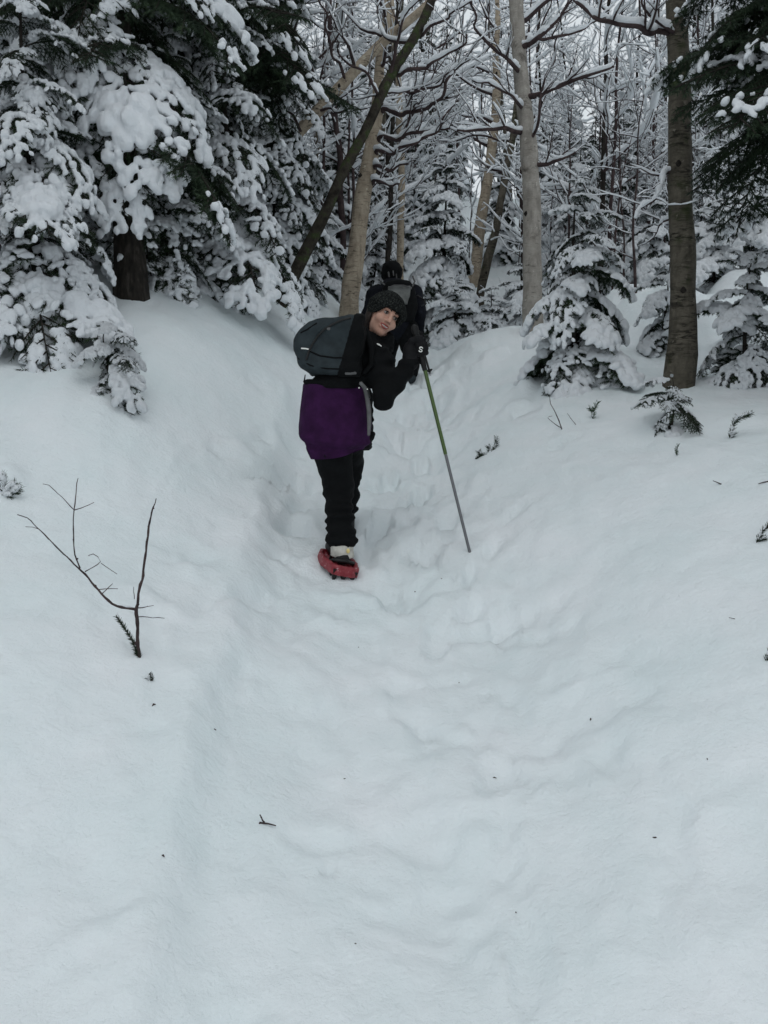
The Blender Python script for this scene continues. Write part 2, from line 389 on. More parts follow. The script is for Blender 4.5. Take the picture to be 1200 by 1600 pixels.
MOUNDS = [(1165, 500, 9.2, .45, .50), (1090, 520, 8.8, .35, .30), (1010, 520, 9.0, .40, .38), (985, 500, 9.9, .4, .35), (1120, 470, 10.4, .55, .4), (1040, 470, 10.6, .5, .4), (1190, 560, 7.9, .35, .25), (860, 600, 7.2, .10, .06), (820, 590, 7.4, .08, .09), (885, 603, 7.1, .09, .06),
          (1160, 668, 5.6, .16, .05), (770, 505, 11, .5, .2), (950, 600, 7.3, .2, .05), (1050, 655, 5.9, .25, .05), (15, 745, 4.4, .07, .05)]
_marks = []; _mounds = []
def base_h(x, y):
    z = smooth_h(x, y)
    for cx, cy, r, h in _mounds:
        q = ((x - cx) ** 2 + (y - cy) ** 2) / (r * r); z = z + h * np.exp(-q ** 1.6)
    return z
for a, b_, d, r, h in MOUNDS:
    q = P(a, b_, d); _mounds.append((q[0], q[1], r, h))
for a, b_, L, w, t, dp in MARKS:
    q = gpix(a, b_, smooth_h); _marks.append((q[0], q[1], L, w, t, dp * min(1, max(.45, (q[1] - 1.5) / 3))))
_rng = np.random.default_rng(5)
for k in range(150):       # feet have churned the trail
    yy = 1.6 + 10 * _rng.random() ** 1.2; xc = -.05 + .12 * math.sin(yy * .9) + (.03 * yy if yy > 5 else 0)
    _marks.append((xc + _rng.normal() * (.75 if yy < 4.5 else .42), yy, .08 + .10 * _rng.random(), .035 + .04 * _rng.random(), _rng.random() * 3.1, (.006 + .022 * _rng.random()) * min(1, .3 + .14 * yy) * (1 if _rng.random() < .7 else -.7)))
def _edge(pix):
    q = np.array([gpix(a, c, smooth_h) for a, c in pix]); o = np.argsort(q[:, 1]); return q[o, 1], q[o, 0]
_eL = _edge([(500, 600), (470, 640), (445, 740), (405, 880), (372, 1050), (335, 1250), (285, 1500), (270, 1600)]); _eR = _edge([(700, 590), (730, 690), (790, 800), (860, 950), (900, 1100), (910, 1300), (900, 1600)])
def trough(x, y):
    wob = .05 * noise2(y * 2.2, y * 0 + 1, 61) + .025 * noise2(y * 7, y * 0 + 2, 62)
    l = np.interp(y, *_eL) + wob; r = np.interp(y, *_eR) + .10 * noise2(y * 2.5, y * 0 + 5, 63)
    return 1 / (1 + np.exp(-(x - l) / .042)) / (1 + np.exp((x - r) / .09)) * np.clip((13 - y) / 3, 0, 1), l
_prints = []
for k in range(17):        # a line of steps up the trail, left foot, right foot
    yy = 1.75 + .46 * k + _rng.normal() * .05; xc = .18 + .10 * math.sin(yy * .8) + .035 * max(0, yy - 5)
    _prints.append((xc + (.13 if k % 2 else -.13) + _rng.normal() * .03, yy, .155 + _rng.normal() * .01, .062, 1.45 + _rng.normal() * .16, (.016 + .014 * _rng.random() + .006 * min(k, 8)) * min(1, max(.25, (yy - 2) / 3.5))))
for a_, b_ in ((790, 950), (800, 1195), (830, 1480), (700, 800), (640, 768), (1050, 1320), (690, 625), (455, 800), (470, 745)):
    q_ = gpix(a_, b_, smooth_h); _prints.append((q_[0], q_[1], .15, .065, 1.3 + _rng.normal() * .35, .035 * min(1, max(.3, (q_[1] - 2) / 3))))
_holes = [(x_ + .34 * s_, y_ + .1 * _rng.normal()) for (x_, y_, *_), s_ in zip(_prints[:17:2], (1, -1, 1, 1, -1, 1, -1, 1, 1))]
def height(x, y):
    x = np.asarray(x, float); y = np.asarray(y, float)
    z = base_h(x, y)
    for cx, cy, L, w, t, dp in _marks:
        near = (np.abs(x - cx) < 3 * L + .1) & (np.abs(y - cy) < 3 * L + .1)
        if not near.any(): continue
        dx = x[near] - cx; dy = y[near] - cy
        u = (dx * math.cos(t) + dy * math.sin(t)) / L; v_ = (-dx * math.sin(t) + dy * math.cos(t)) / w
        u = u + .55 * noise2(dx * 6 + cx * 9, dy * 6, 8); v_ = v_ + .8 * noise2(dx * 7, dy * 7 + cx * 5, 9)
        q = (u * u + v_ * v_) * (1 + .5 * noise2(dx * 14 + cx * 9, dy * 14, 3))
        z[near] += -1.5 * dp * np.exp(-q ** 1.5) + .22 * dp * np.exp(-(np.sqrt(np.maximum(q, 0)) - 1.5) ** 2 * 5)
    for cx, cy, L, w, t, dp in _prints:
        near = (np.abs(x - cx) < .4) & (np.abs(y - cy) < .4)
        if not near.any(): continue
        dx = x[near] - cx; dy = y[near] - cy; u = (dx * math.cos(t) + dy * math.sin(t)) / L; v_ = (-dx * math.sin(t) + dy * math.cos(t)) / (w * (1 + .18 * u))
        q = np.sqrt((u ** 4 + v_ ** 4) ** .5) + .16 * noise2(dx * 22 + cx * 7, dy * 22, 6) + .10 * noise2(dx * 55, dy * 55 + cx, 7)
        z[near] += -dp / (1 + np.exp((q - 1) * 9)) + .30 * dp * np.exp(-((q - 1.18) / .13) ** 2) * (1 + .8 * noise2(dx * 30, dy * 30, 9))
    for cx, cy in _holes:
        near = (np.abs(x - cx) < .1) & (np.abs(y - cy) < .1)
        if near.any(): z[near] -= .05 * np.exp(-(((x[near] - cx) ** 2 + (y[near] - cy) ** 2) / .018 ** 2))
    tr_, l_ = trough(x, y); z = z - .085 * tr_ + .030 * np.exp(-((x - l_ + .09) / .07) ** 2) * np.clip((12 - y) / 3, 0, 1)
    xc = -.05 + .12 * np.sin(y * .9) + np.where(y > 5, .03 * y, 0)
    tr = np.maximum(tr_, .25 * np.exp(-((x - xc) / 1.6) ** 2))
    nr = np.clip((y - 2.2) / 3.4, .12, 1) * tr
    z += 0.022 * fbm2(x * 1.7, y * 1.7, 11, 3) + (.009 + .016 * nr) * fbm2(x * 5.2, y * 2.9, 21, 3)
    rn = noise2(x * 8 + 1.2 * noise2(x * 3, y * 3, 5), y * 2.6, 31); z += (.004 + .012 * nr) * (1 - np.abs(rn) * 2)
    z += (.0030 + .004 * nr) * fbm2(x * 24, y * 24, 41, 2) + .005 * np.clip(tr_ + .2, 0, 1) * np.maximum(fbm2(x * 12, y * 12, 51, 3) - .1, 0)
    return z
ys = [-3.0]
while ys[-1] < 62: ys.append(ys[-1] + max(.0135, .0095 * ys[-1]) if ys[-1] > 1.2 else ys[-1] + .12)
xp = [0.0]
while xp[-1] < 45: xp.append(xp[-1] + max(.018, .016 * (xp[-1] - 1.2)))
xp = np.array(xp); xs_ = np.concatenate([-xp[:0:-1], xp]); ys = np.array(ys)
GX, GY = np.meshgrid(xs_, ys, indexing='ij')
GZ = height(GX, GY)
nx, ny = GX.shape
ii, jj = np.meshgrid(np.arange(nx - 1), np.arange(ny - 1), indexing='ij'); base = (ii * ny + jj).ravel()
F = np.stack([base, base + ny, base + ny + 1, base + 1], 1)
ground = obj('snow_ground', mesh('snow_ground', [(np.stack([GX, GY, GZ], -1).reshape(-1, 3), F, 'snow')]))
tag(ground, 'trodden snow slope rising between the trees', kind='structure')
print('terrain faces', len(F))
# ------------------------------------------------------------------ conifer boughs
def bend(p, a0, a1, c):
    s = np.clip(p[:, 0], 0, 1.2); n = 40; u = np.linspace(0, 1.2, n); th = a0 + a1 * u
    X = np.concatenate([[0], np.cumsum((np.cos(th[1:]) + np.cos(th[:-1])) / 2 * (u[1] - u[0]))])
    Z = -np.concatenate([[0], np.cumsum((np.sin(th[1:]) + np.sin(th[:-1])) / 2 * (u[1] - u[0]))])
    t = a0 + a1 * s; h = p[:, 2] - c * p[:, 1] ** 2
    ex = p[:, 0] - s
    return np.stack([np.interp(s, u, X) + np.sin(t) * h + ex * np.cos(t), p[:, 1] * (1 - .25 * np.abs(p[:, 1])), np.interp(s, u, Z) + np.cos(t) * h - ex * np.sin(t)], 1)
def ball_snow(balls, vox, flat=1.0, k=.006, namp=.016, fq=1.0):
    """one skin of snow grown over many small clumps"""
    b = np.asarray(balls); lo = b[:, :3].min(0) - b[:, 3].max() * 1.3 - 2 * vox; hi = b[:, :3].max(0) + b[:, 3].max() * 1.3 + 2 * vox
    ax = [np.arange(lo[i], hi[i], vox) for i in range(3)]
    f = np.full([len(a) for a in ax], .2)
    for x, y, z, r in b:
        m = r + .03 + 2 * vox
        sl = [slice(max(0, int((c - m - lo[i]) / vox)), int((c + m - lo[i]) / vox) + 2) for i, c in enumerate((x, y, z))]
        g = np.sqrt((ax[0][sl[0]][:, None, None] - x) ** 2 + (ax[1][sl[1]][None, :, None] - y) ** 2 + ((ax[2][sl[2]][None, None] - z) / flat) ** 2) - r
        sub = f[sl[0], sl[1], sl[2]]; f[sl[0], sl[1], sl[2]] = smin(sub, g, k)
    G = np.stack(np.meshgrid(*ax, indexing='ij'), -1)
    near = f < .04
    q = G[near]; f[near] += namp * 1.2 * noise3(q * 13 * fq, 2) - namp * 1.5 * (1 - 2 * np.abs(noise3(q * 15 * fq + 5, 3))) * .5 - namp * .8 * (.5 - np.abs(noise3(q * 30 * fq, 4)))
    f = np.maximum(f, (-.004 - G[..., 2]) + .010 * noise2(G[..., 0] * 20, G[..., 1] * 20, 8))
    return surface_nets(f, *ax)
def make_bough(seed, kind, vox=.022, needle_n=1.0):
    """local x runs out along the bough, about 1 m long; returns meshes (foliage with stem, snow)"""
    g = np.random.default_rng(seed)
    prm = {'pillow': dict(a0=.05, a1=1.15, c=.8, r=(.024, .046), big=1, cover=.22, fan=.46, fine=.62),
           'lumpy': dict(a0=.0, a1=1.25, c=1.1, r=(.023, .044), big=0, cover=.20, fan=.44, fine=.66),
           'clump': dict(a0=.0, a1=1.25, c=1.1, r=(.027, .055), big=0, cover=.42, fan=.44, fine=1.0),
           'hang': dict(a0=.45, a1=1.0, c=1.5, r=(.022, .040), big=0, cover=.14, fan=.36, fine=.66),
           'bare': dict(a0=.05, a1=.95, c=.8, r=(.014, .024), big=0, cover=-.34, fan=.44, fine=.72)}[kind]
    fi = prm['fine'] if needle_n > .5 else max(prm['fine'], .9)
    a0 = prm['a0'] + g.normal() * .08; a1 = prm['a1'] + g.normal() * .15; c = prm['c']
    twigs = [(np.array([0, 0, 0.]), np.array([1.0, 0, 0]), .055, 1)]
    s = .10; side = 1
    while s < .96:
        L = prm['fan'] * min(1, .45 + s * 2.2) * (1 - s) ** .75 + .07
        an = R(g.uniform(42, 62)) * side
        d = np.array([math.cos(an), math.sin(an), g.normal() * .06]); d /= np.linalg.norm(d); L *= g.uniform(.5, 1.25)
        twigs.append((np.array([s, 0, 0]), d, L, 2))
        # second-order twigs
        t = .05
        sd = 1
        while t < L - .05:
            an2 = an + sd * R(g.uniform(38, 60)); l2 = (L - t) * .45 * g.uniform(.6, 1.1) + .035
            twigs.append((np.array([s, 0, 0]) + d * t, np.array([math.cos(an2), math.sin(an2), g.normal() * .08 - .05]), min(l2, .17), 3))
            t += g.uniform(.045, .075) * fi; sd = -sd
        s += g.uniform(.035, .06) * (fi * .5 + .5); side = -side
    twigs[0] = (twigs[0][0], twigs[0][1], 1.0, 1)
    balls = []; NV = []; NF = []; mb = MB(); cnt = 0
    for o, d, L, lv in twigs:
        n = max(2, int(L / .05)); tt = np.linspace(0, 1, n)
        if lv < 3:
            pl = o + d * (tt * L)[:, None]; pl = bend(pl, a0, a1, c)
            mb.tube(pl, np.linspace(.012 if lv == 1 else .005, .002, n), 'bark_dark', 4)
        cf = 4.5 if kind == 'bare' else 9; cov = noise2(o[:1] * cf + 3.1, o[1:2] * cf + seed, 7)[0] * .75
        for q in np.arange(.02 if lv > 1 else .08, L + .015, (.016 if kind == 'bare' else .030) * fi):
            if g.random() > prm['cover'] + cov: continue
            r = fi * g.uniform(*prm['r']) * (1.25 if lv == 1 else 1.0) * (1.0 if q < L - .03 else 1.1)
            pz = .012 + r * .35
            balls.append((*(o + d * q + np.array([0, g.normal() * .006, pz])), r))
        # needles
        nn = int(L * 300 * needle_n * (1 if lv > 1 else .6))
        q = g.random(nn) * (L + .01); az = g.uniform(0, 2 * math.pi, nn); 
        e1 = np.cross(d, [0, 0, 1.0]); e1 /= np.linalg.norm(e1) + 1e-9; e2 = np.cross(e1, d)
        rad = np.cos(az)[:, None] * e1 + np.sin(az)[:, None] * e2
        nd = d * g.uniform(.35, .9, nn)[:, None] + rad * .8; nd[:, 2] += np.where(g.random(nn) < .22, .7, -.75); nd /= np.linalg.norm(nd, axis=1)[:, None]
        ln = fi * g.uniform(.034, .066, nn) / math.sqrt(needle_n); w = .0052 * fi / math.sqrt(needle_n)
        b0 = o + d * q[:, None]; sd_ = np.cross(nd, g.normal(size=(nn, 3))); sd_ /= np.linalg.norm(sd_, axis=1)[:, None]
        v = np.stack([b0 - sd_ * w, b0 + sd_ * w, b0 + nd * ln[:, None]], 1).reshape(-1, 3); v[:, 2] -= .006
        NV.append(v); NF.append(np.arange(nn * 3).reshape(-1, 3) + cnt); cnt += nn * 3
    if prm['big']:
        for q in np.arange(.14, .80, .055):
            w_ = prm['fan'] * min(1, .4 + q * 2) * (1 - q) ** .8
            for t in np.arange(-w_ * .55, w_ * .56, .06):
                if noise2(np.array([q * 7.]), np.array([t * 7. + seed]), 5)[0] > .0: balls.append((q + g.normal() * .02, t + g.normal() * .02, (.03 + .035 * (1 - abs(t) / (w_ + .01))) + g.normal() * .008, g.uniform(.034, .062)))
    NV = bend(np.concatenate(NV), a0, a1, c); mb.add(NV, np.concatenate(NF), 'needles')
    SV, SF = ball_snow(balls, vox, 1.0, .006 * fi, .014 * fi, 1 / fi); SV = bend(SV, a0, a1, c)
    return mb, (SV, SF)
BOUGH = {}
def bough_set(kind, n, vox, nn, seed0):
    out = []
    for i in range(n):
        mb, (sv, sf) = make_bough(seed0 + i, kind, vox, nn)
        out.append((mb.mesh('bough_' + kind, False), mesh('snow_' + kind, [(sv, sf, 'tree_snow')]), mb, (sv, sf)))
    BOUGH[kind] = out
bough_set('pillow', 6, .0125, 1.0, 100)
bough_set('clump', 5, .017, 1.0, 600)
bough_set('lumpy', 6, .0125, 1.0, 200)
bough_set('hang', 5, .0125, 1.0, 300)
bough_set('bare', 4, .014, 1.4, 400)
_lowb = {k: [make_bough(500 + i + 50 * j, k, .044, .45) for i in range(3)] for j, k in enumerate(('clump', 'hang'))}

def whorls(g, H, Rad, h0, step, per):
    h = h0; out = []
    while h < H * .985:
        f = h / H
        L = Rad * (1 - f) ** .8 * (1 if f > .12 else .85) + .10
        n = max(3, int(round(per * (.6 + .4 * (1 - f)))))
        a0 = g.uniform(0, 6.28)
        for k in range(n):
            out.append((h + g.normal() * step * .22, a0 + k * 6.283 / n + g.normal() * .22, L * g.uniform(.78, 1.15), R(24 - 62 * f) + g.normal() * .14))
        h += step * (1 - .45 * f)
    return out
def trunk_mesh(H, r0, mat, seed, n=10, wob=.02):
    g = np.random.default_rng(seed); m = 14; t = np.linspace(0, 1, m)
    pts = np.stack([np.cumsum(g.normal(size=m)) * wob * .4, np.cumsum(g.normal(size=m)) * wob * .4, t * (H + .25) - .25], 1); pts[:2, :2] = 0
    rad = r0 * (1 - t * .93) * (1 + .35 * np.exp(-t * 18))
    mb = MB(); mb.tube(pts, rad, mat, n); return mb
def spruce(px, py, d, H, Rad, label, kinds=('lumpy',), seed=1, group=None, h0=.15, step=.22, per=6, r0=None, scale_b=1.0, name='spruce_tree', base=None, skip=None, cat='spruce', amin=None, irr=.12):
    """near spruce: every bough a part with its snow as a sub-part"""
    g = np.random.default_rng(seed)
    q = P(px, py, d) if base is None else np.asarray(base, float); q[2] = gz(q[0], q[1])
    root = thing(name, q, label, cat, group)
    obj('trunk', trunk_mesh(H, r0 or (.012 + H * .013), 'bark_dark', seed).mesh('trunk'), root)
    for h, az, L, pit in whorls(g, H, Rad, h0, step, per):
        if skip and skip(h, az): continue
        kd = kinds[int(g.integers(len(kinds)))]; bm_, sm_, _, _ = BOUGH[kd][int(g.integers(len(BOUGH[kd])))]
        sc = L * scale_b
        b_ = obj('bough', bm_, root, (0, 0, h), (g.normal() * .15, pit + g.normal() * irr, az), sc)
        s_ = tag(obj('snow', sm_, b_), kind='stuff')
        s_.scale = (1, 1, g.uniform(.9, 1.25))
    if amin is None:
        top = obj('snow', BOUGH['clump'][0][1], root, (0, 0, H - .02), (0, -1.2, g.uniform(0, 6)), min(.20, .11 * H))
    return root
_far = []
def far_proto(seed, H, Rad, kind):
    g = np.random.default_rng(seed); fo = MB(); sv_ = []; sf_ = []; off = 0
    for h, az, L, pit in whorls(g, H, Rad, .25, .30 * H / 4, 6):
        mb, (sv, sf) = _lowb[kind][int(g.integers(3))]
        mt = np.array(Matrix.Translation((0, 0, h)) @ Matrix.Rotation(az, 4, 'Z') @ Matrix.Rotation(pit, 4, 'Y') @ Matrix.Rotation(g.normal() * .15, 4, 'X') @ Matrix.Scale(L, 4))
        for (m_, k_), (vv, ff, _) in mb.v.items():
            v_ = np.concatenate(vv); fo.add(v_ @ mt[:3, :3].T + mt[:3, 3], np.concatenate(ff), m_)
        sv_.append(sv @ mt[:3, :3].T + mt[:3, 3]); sf_.append(sf + off); off += len(sv)
    return (trunk_mesh(H, .012 + H * .013, 'bark_dark', seed).mesh('trunk'), fo.mesh('crown', False), mesh('crown_snow', [(np.concatenate(sv_), np.concatenate(sf_), 'tree_snow')]), H)
for i, (H, Rr, kd) in enumerate([(4.0, 1.0, 'clump'), (5.5, 1.25, 'clump'), (7.0, 1.5, 'hang'), (3.2, .85, 'hang')]): _far.append(far_proto(900 + i, H, Rr, kd))
def far_spruce(x, y, H, which, label, group, g):
    tm, fm, sm, H0 = _far[which]; s = H / H0
    root = thing('spruce_tree', (x, y, gz(x, y)), label, 'spruce', group, g.uniform(0, 6.28), s)
    obj('trunk', tm, root); c = obj('crown', fm, root); tag(obj('snow', sm, c), kind='stuff')
    return root

# ------------------------------------------------------------------ bare broadleaved trees
def jitter_line(g, o, d, L, n, wob, lift):
    pts = [np.asarray(o, float)]; d = np.asarray(d, float) / np.linalg.norm(d)
    for k in range(n):
        d = d + g.normal(size=3) * wob; d[2] += lift; d /= np.linalg.norm(d); pts.append(pts[-1] + d * L / n)
    return np.array(pts)
def snow_on(mb, pts, rad, g, amount=1.0, n=5):
    """a lumpy ridge of snow lying along the upper side of a branch"""
    t = np.gradient(pts, axis=0); t /= np.linalg.norm(t, axis=1)[:, None] + 1e-9
    flat = np.sqrt(np.maximum(0, 1 - t[:, 2] ** 2))
    rs = (np.minimum(rad, .03) * .62 + .0095 * min(1.6, max(.5, rad.mean() / .006))) * amount * np.clip((flat - .35) / .4, 0, 1) * g.uniform(.45, 1.3, len(pts))
    ok = (rs > .004) & (g.random(len(pts)) > .08)
    i = 0
    while i < len(pts):
        if not ok[i]: i += 1; continue
        j = i
        while j + 1 < len(pts) and ok[j + 1]: j += 1
        if j > i:
            pp = pts[i:j + 1].copy(); r_ = rs[i:j + 1].copy(); pp[:, 2] += rad[i:j + 1] * .55 + r_ * .75; r_[0] *= .6; r_[-1] *= .6
            mb.tube(pp, r_, 'tree_snow', n)
        i = j + 1
def grow(g, wood, snow, o, d, L, r, level, maxl, mat, amount=1.0, dens=1.0, lift=.05):
    n = max(3, int(L / .09)); n = min(n, 14)
    pts = jitter_line(g, o, d, L, n, .16 if level else .07, lift); rad = r * (1 - np.linspace(0, 1, n + 1) * .75)
    wood.tube(pts, rad, mat, 5 if r > .012 else 4); snow_on(snow, pts, rad, g, amount)
    if level >= maxl: return
    k = max(2, int(L * (3.2 if level == 1 else 5.5) * dens)); k = min(k, 9)
    for q in range(k):
        i = int(g.integers(max(1, n // 4), n + 1)); t = pts[i] - pts[i - 1]; t /= np.linalg.norm(t)
        ax = g.normal(size=3); ax -= t * (ax @ t); ax /= np.linalg.norm(ax); ax[2] = ax[2] * .6 + .12
        dd = t * math.cos(R(46)) + ax * math.sin(R(46))
        grow(g, wood, snow, pts[i], dd, L * g.uniform(.35, .62) * (1 - .3 * i / n), max(rad[i] * .62, .0025), level + 1, maxl, mat, amount, dens, lift)
def bare_tree(seed, H, r0, mat, twig='bark_twig', nb=10, hb=.3, maxl=3, amount=1.0, dens=1.0, lean=(0, 0), bl=.38):
    g = np.random.default_rng(seed); tr = MB(); cr = MB(); sn = MB(); n = 16; t = np.linspace(0, 1, n)
    pts = np.stack([t * H * lean[0] + np.cumsum(g.normal(size=n)) * .012 * H / 3, t * H * lean[1] + np.cumsum(g.normal(size=n)) * .012 * H / 3, t * H - .2], 1)
    rad = r0 * (1 - .85 * t); tr.tube(pts, rad, mat, 9)
    if abs(lean[0]) + abs(lean[1]) > .3: snow_on(sn, pts, rad, g, .7)
    for k in range(nb):
        u = hb + (1 - hb) * (k + g.random()) / nb; i = min(n - 1, int(u * n)); az = g.uniform(0, 6.28); e = g.uniform(.15, .9)
        grow(g, cr, sn, pts[i], (math.cos(az), math.sin(az), e), H * bl * (1.15 - u * .75) * g.uniform(.7, 1.2), max(rad[i] * .5, .006), 1, maxl, twig, amount, dens)
    return tr, cr, sn
def place_bare(proto, x, y, rz, s, label, cat, group, name='bare_tree'):
    root = thing(name, (x, y, gz(x, y)), label, cat, group, rz, s)
    obj('trunk', proto[0], root); c = obj('crown', proto[1], root); tag(obj('snow', proto[2], c), kind='stuff')
    return root
def mk_proto(*a, **k):
    tr, cr, sn = bare_tree(*a, **k); return tr.mesh('trunk'), cr.mesh('crown'), sn.mesh('branch_snow')

def hand_tree(name, path, radii, d, label, cat, mat, limbs=(), seed=1, twig='bark_twig', auto=0, auto_from=.4, bl=1.0, group=None, maxl=3, trunk_snow=0, amount=1.15, dens=1.0, plant=True, plaster=False):
    """a tree whose trunk follows a line read off the photograph; limbs: (list of (px,py,depth), radius)"""
    g = np.random.default_rng(seed)
    pts = np.array([P(a, b_, (c[0] if c else d)) for a, b_, *c in path])
    if plant:
        b0 = pts[0]; z = gz(b0[0], b0[1])
        if b0[2] > z - .05: pts = np.vstack([[b0[0] + (b0[0] - pts[1][0]) * .2, b0[1], z - .15], pts])
        radii = ([radii[0] * 1.15] + list(radii)) if len(pts) > len(radii) else radii
    root_loc = pts[0].copy(); root = thing(name, root_loc, label, cat, group)
    u = np.concatenate([[0], np.cumsum(np.linalg.norm(np.diff(pts, axis=0), axis=1))]); uu = np.linspace(0, u[-1], max(10, int(u[-1] / .12)))
    fp = np.stack([np.interp(uu, u, pts[:, k]) for k in range(3)], 1)
    fp = np.vstack([fp[:1], (fp[:-2] + 2 * fp[1:-1] + fp[2:]) / 4, fp[-1:]])
    fp[1:-1] += np.stack([noise2(uu * 1.9, uu * 0 + k * 7, seed) for k in range(3)], 1)[1:-1] * np.array([.02, .02, 0])
    fr = np.interp(uu, u, radii) * (1 + .06 * noise2(uu * 4, uu * 0, seed + 3) + .05 * noise2(uu * 11, uu * 0, seed + 4)) * (1 + .30 * np.exp(-uu / .22))
    mb = MB(); mb.tube(fp, fr, mat, 14)
    for i in range(3, len(fp) - 2, 4):       # knots and branch collars
        if g.random() < .55:
            an = g.uniform(R(150), R(390)); c_ = fp[i] + np.array([math.cos(an), math.sin(an), 0]) * fr[i] * .86
            mb.tube([c_ - np.array([0, 0, .025]), c_ + np.array([math.cos(an), math.sin(an), .2]) * fr[i] * .18, c_ + np.array([0, 0, .03])], [fr[i] * .1, fr[i] * g.uniform(.2, .34), fr[i] * .1], 'bark_dark' if g.random() < .5 else mat, 8)
    t_ = obj('trunk', mb.mesh('trunk', origin=root_loc), root)
    if trunk_snow:
        sb = MB(); snow_on(sb, fp, fr, g, trunk_snow, 7); tag(obj('snow', sb.mesh('trunk_snow', origin=root_loc), t_), kind='stuff')
    pb = MB()                                # snow blown against the bark and heaped at the foot
    for i in range(2, len(fp) - 3):
        if noise2(np.array([uu[i] * 1.3]), np.array([seed * 3.1]), 4)[0] > .30 and plaster and g.random() < .7:
            an = R(205) + g.normal() * .22 + .5 * noise2(np.array([uu[i] * 2.]), np.array([1.]), seed)[0]; off = np.array([math.cos(an), math.sin(an), 0])
            seg = fp[i:i + 3] + off * fr[i:i + 3, None] * .96 + g.normal(size=(3, 3)) * .006
            pb.tube(seg, np.array([.003, g.uniform(.005, .012), .003]), 'tree_snow', 6)
    if pb.v: tag(obj('snow', pb.mesh('bark_snow', origin=root_loc), t_), kind='stuff')
    for lp, lr in limbs:
        w = MB(); s = MB(); q = np.array([P(*c) for c in lp])
        ul = np.concatenate([[0], np.cumsum(np.linalg.norm(np.diff(q, axis=0), axis=1))]); ui = np.linspace(0, ul[-1], max(8, int(ul[-1] / .04)))
        lq = np.stack([np.interp(ui, ul, q[:, k]) for k in range(3)], 1); lq += np.stack([noise2(ui * 7, ui * 0 + 3 * k, seed + 9) for k in range(3)], 1) * np.array([.045, .045, .03])
        rr = lr * (1 - .6 * ui / ul[-1]); w.tube(lq, rr, twig, 7); snow_on(s, lq, rr, g, amount * .95, 7)
        for k in range(max(3, int(ul[-1] * 6 * dens))):
            i = int(g.integers(len(lq) // 4, len(lq))); t = lq[i] - lq[i - 1]; t /= np.linalg.norm(t); ax = g.normal(size=3); ax -= t * (ax @ t); ax /= np.linalg.norm(ax); ax[2] = abs(ax[2]) * .7
            grow(g, w, s, lq[i], t * .6 + ax * .8, g.uniform(.25, .6) * ul[-1] ** .5, max(rr[i] * .55, .004), 2, maxl, twig, amount, dens, .09)
        lo = obj('limb', w.mesh('limb', origin=root_loc), root); tag(obj('snow', s.mesh('limb_snow', origin=root_loc), lo), kind='stuff')
    if auto:
        w = MB(); s = MB()
        for k in range(auto):
            i = int((auto_from + (1 - auto_from) * (k + g.random()) / auto) * (len(fp) - 1)); az = g.uniform(0, 6.28)
            grow(g, w, s, fp[i], (math.cos(az), math.sin(az), g.uniform(.1, .8)), bl * g.uniform(.6, 1.2), max(fr[i] * .4, .006), 1, maxl, twig, amount, dens)
        c = obj('crown', w.mesh('crown', origin=root_loc), root); tag(obj('snow', s.mesh('branch_snow', origin=root_loc), c), kind='stuff')
    return root

# --- trunks one can tell apart
hand_tree('birch_tree', [(1062, 606, 7.0), (1064, 480), (1067, 350), (1064, 220), (1060, 105), (1053, 0), (1048, -250), (1040, -600)], [.112, .104, .098, .09, .085, .08, .06, .03], 7.0,
    'thick grey banded birch trunk at the right with dark drooping conifer boughs beside its top', 'birch', 'birch_grey', seed=3, auto=6, auto_from=.62, bl=1.2,
    limbs=[([(1055, 52, 7.0), (1015, 50, 6.9), (975, 43, 6.8), (935, 28, 6.7), (905, 5, 6.6), (890, -30, 6.6)], .026), ([(1045, 48, 6.95), (1022, 30, 6.9), (1000, 8, 6.85), (990, -15, 6.8)], .015),
           ([(1056, 260, 7.0), (1030, 290, 6.9), (1010, 320, 6.85), (998, 345, 6.8)], .016), ([(1062, 335, 7.0), (1040, 350, 7.1), (1010, 375, 7.2)], .012)])
hand_tree('beech_tree', [(831, 520, 9.2), (832, 420), (832, 315), (824, 200), (815, 105), (808, 0), (800, -200), (790, -500)], [.105, .098, .092, .085, .078, .07, .05, .02], 9.2,
    'smooth grey beech trunk right of centre with snow-laden limbs above the small spruce', 'beech', 'beech_bark', seed=5, auto=8, auto_from=.45, bl=1.5, dens=.9,
    limbs=[([(822, 212, 9.2), (792, 204, 9.0), (755, 204, 8.9), (712, 206, 8.8)], .028), ([(838, 262, 9.2), (858, 259, 9.1), (880, 253, 9.0), (906, 240, 8.9)], .026),
           ([(828, 156, 9.2), (860, 146, 9.0), (890, 132, 8.9), (925, 118, 8.8), (957, 106, 8.8)], .032), ([(816, 80, 9.2), (850, 60, 9.0), (880, 30, 8.9), (905, -10, 8.9)], .03), ([(818, 118, 9.2), (800, 100, 9.0), (775, 75, 8.9), (745, 40, 8.8), (735, 0, 8.8)], .024),
           ([(812, 60, 9.2), (850, 65, 9.4), (900, 52, 9.5), (945, 30, 9.6)], .022), ([(822, 175, 9.2), (800, 150, 8.9), (770, 130, 8.8), (735, 128, 8.7)], .018), ([(833, 225, 9.2), (845, 195, 9.0), (850, 160, 8.9), (862, 110, 8.9), (872, 60, 8.8)], .018)])
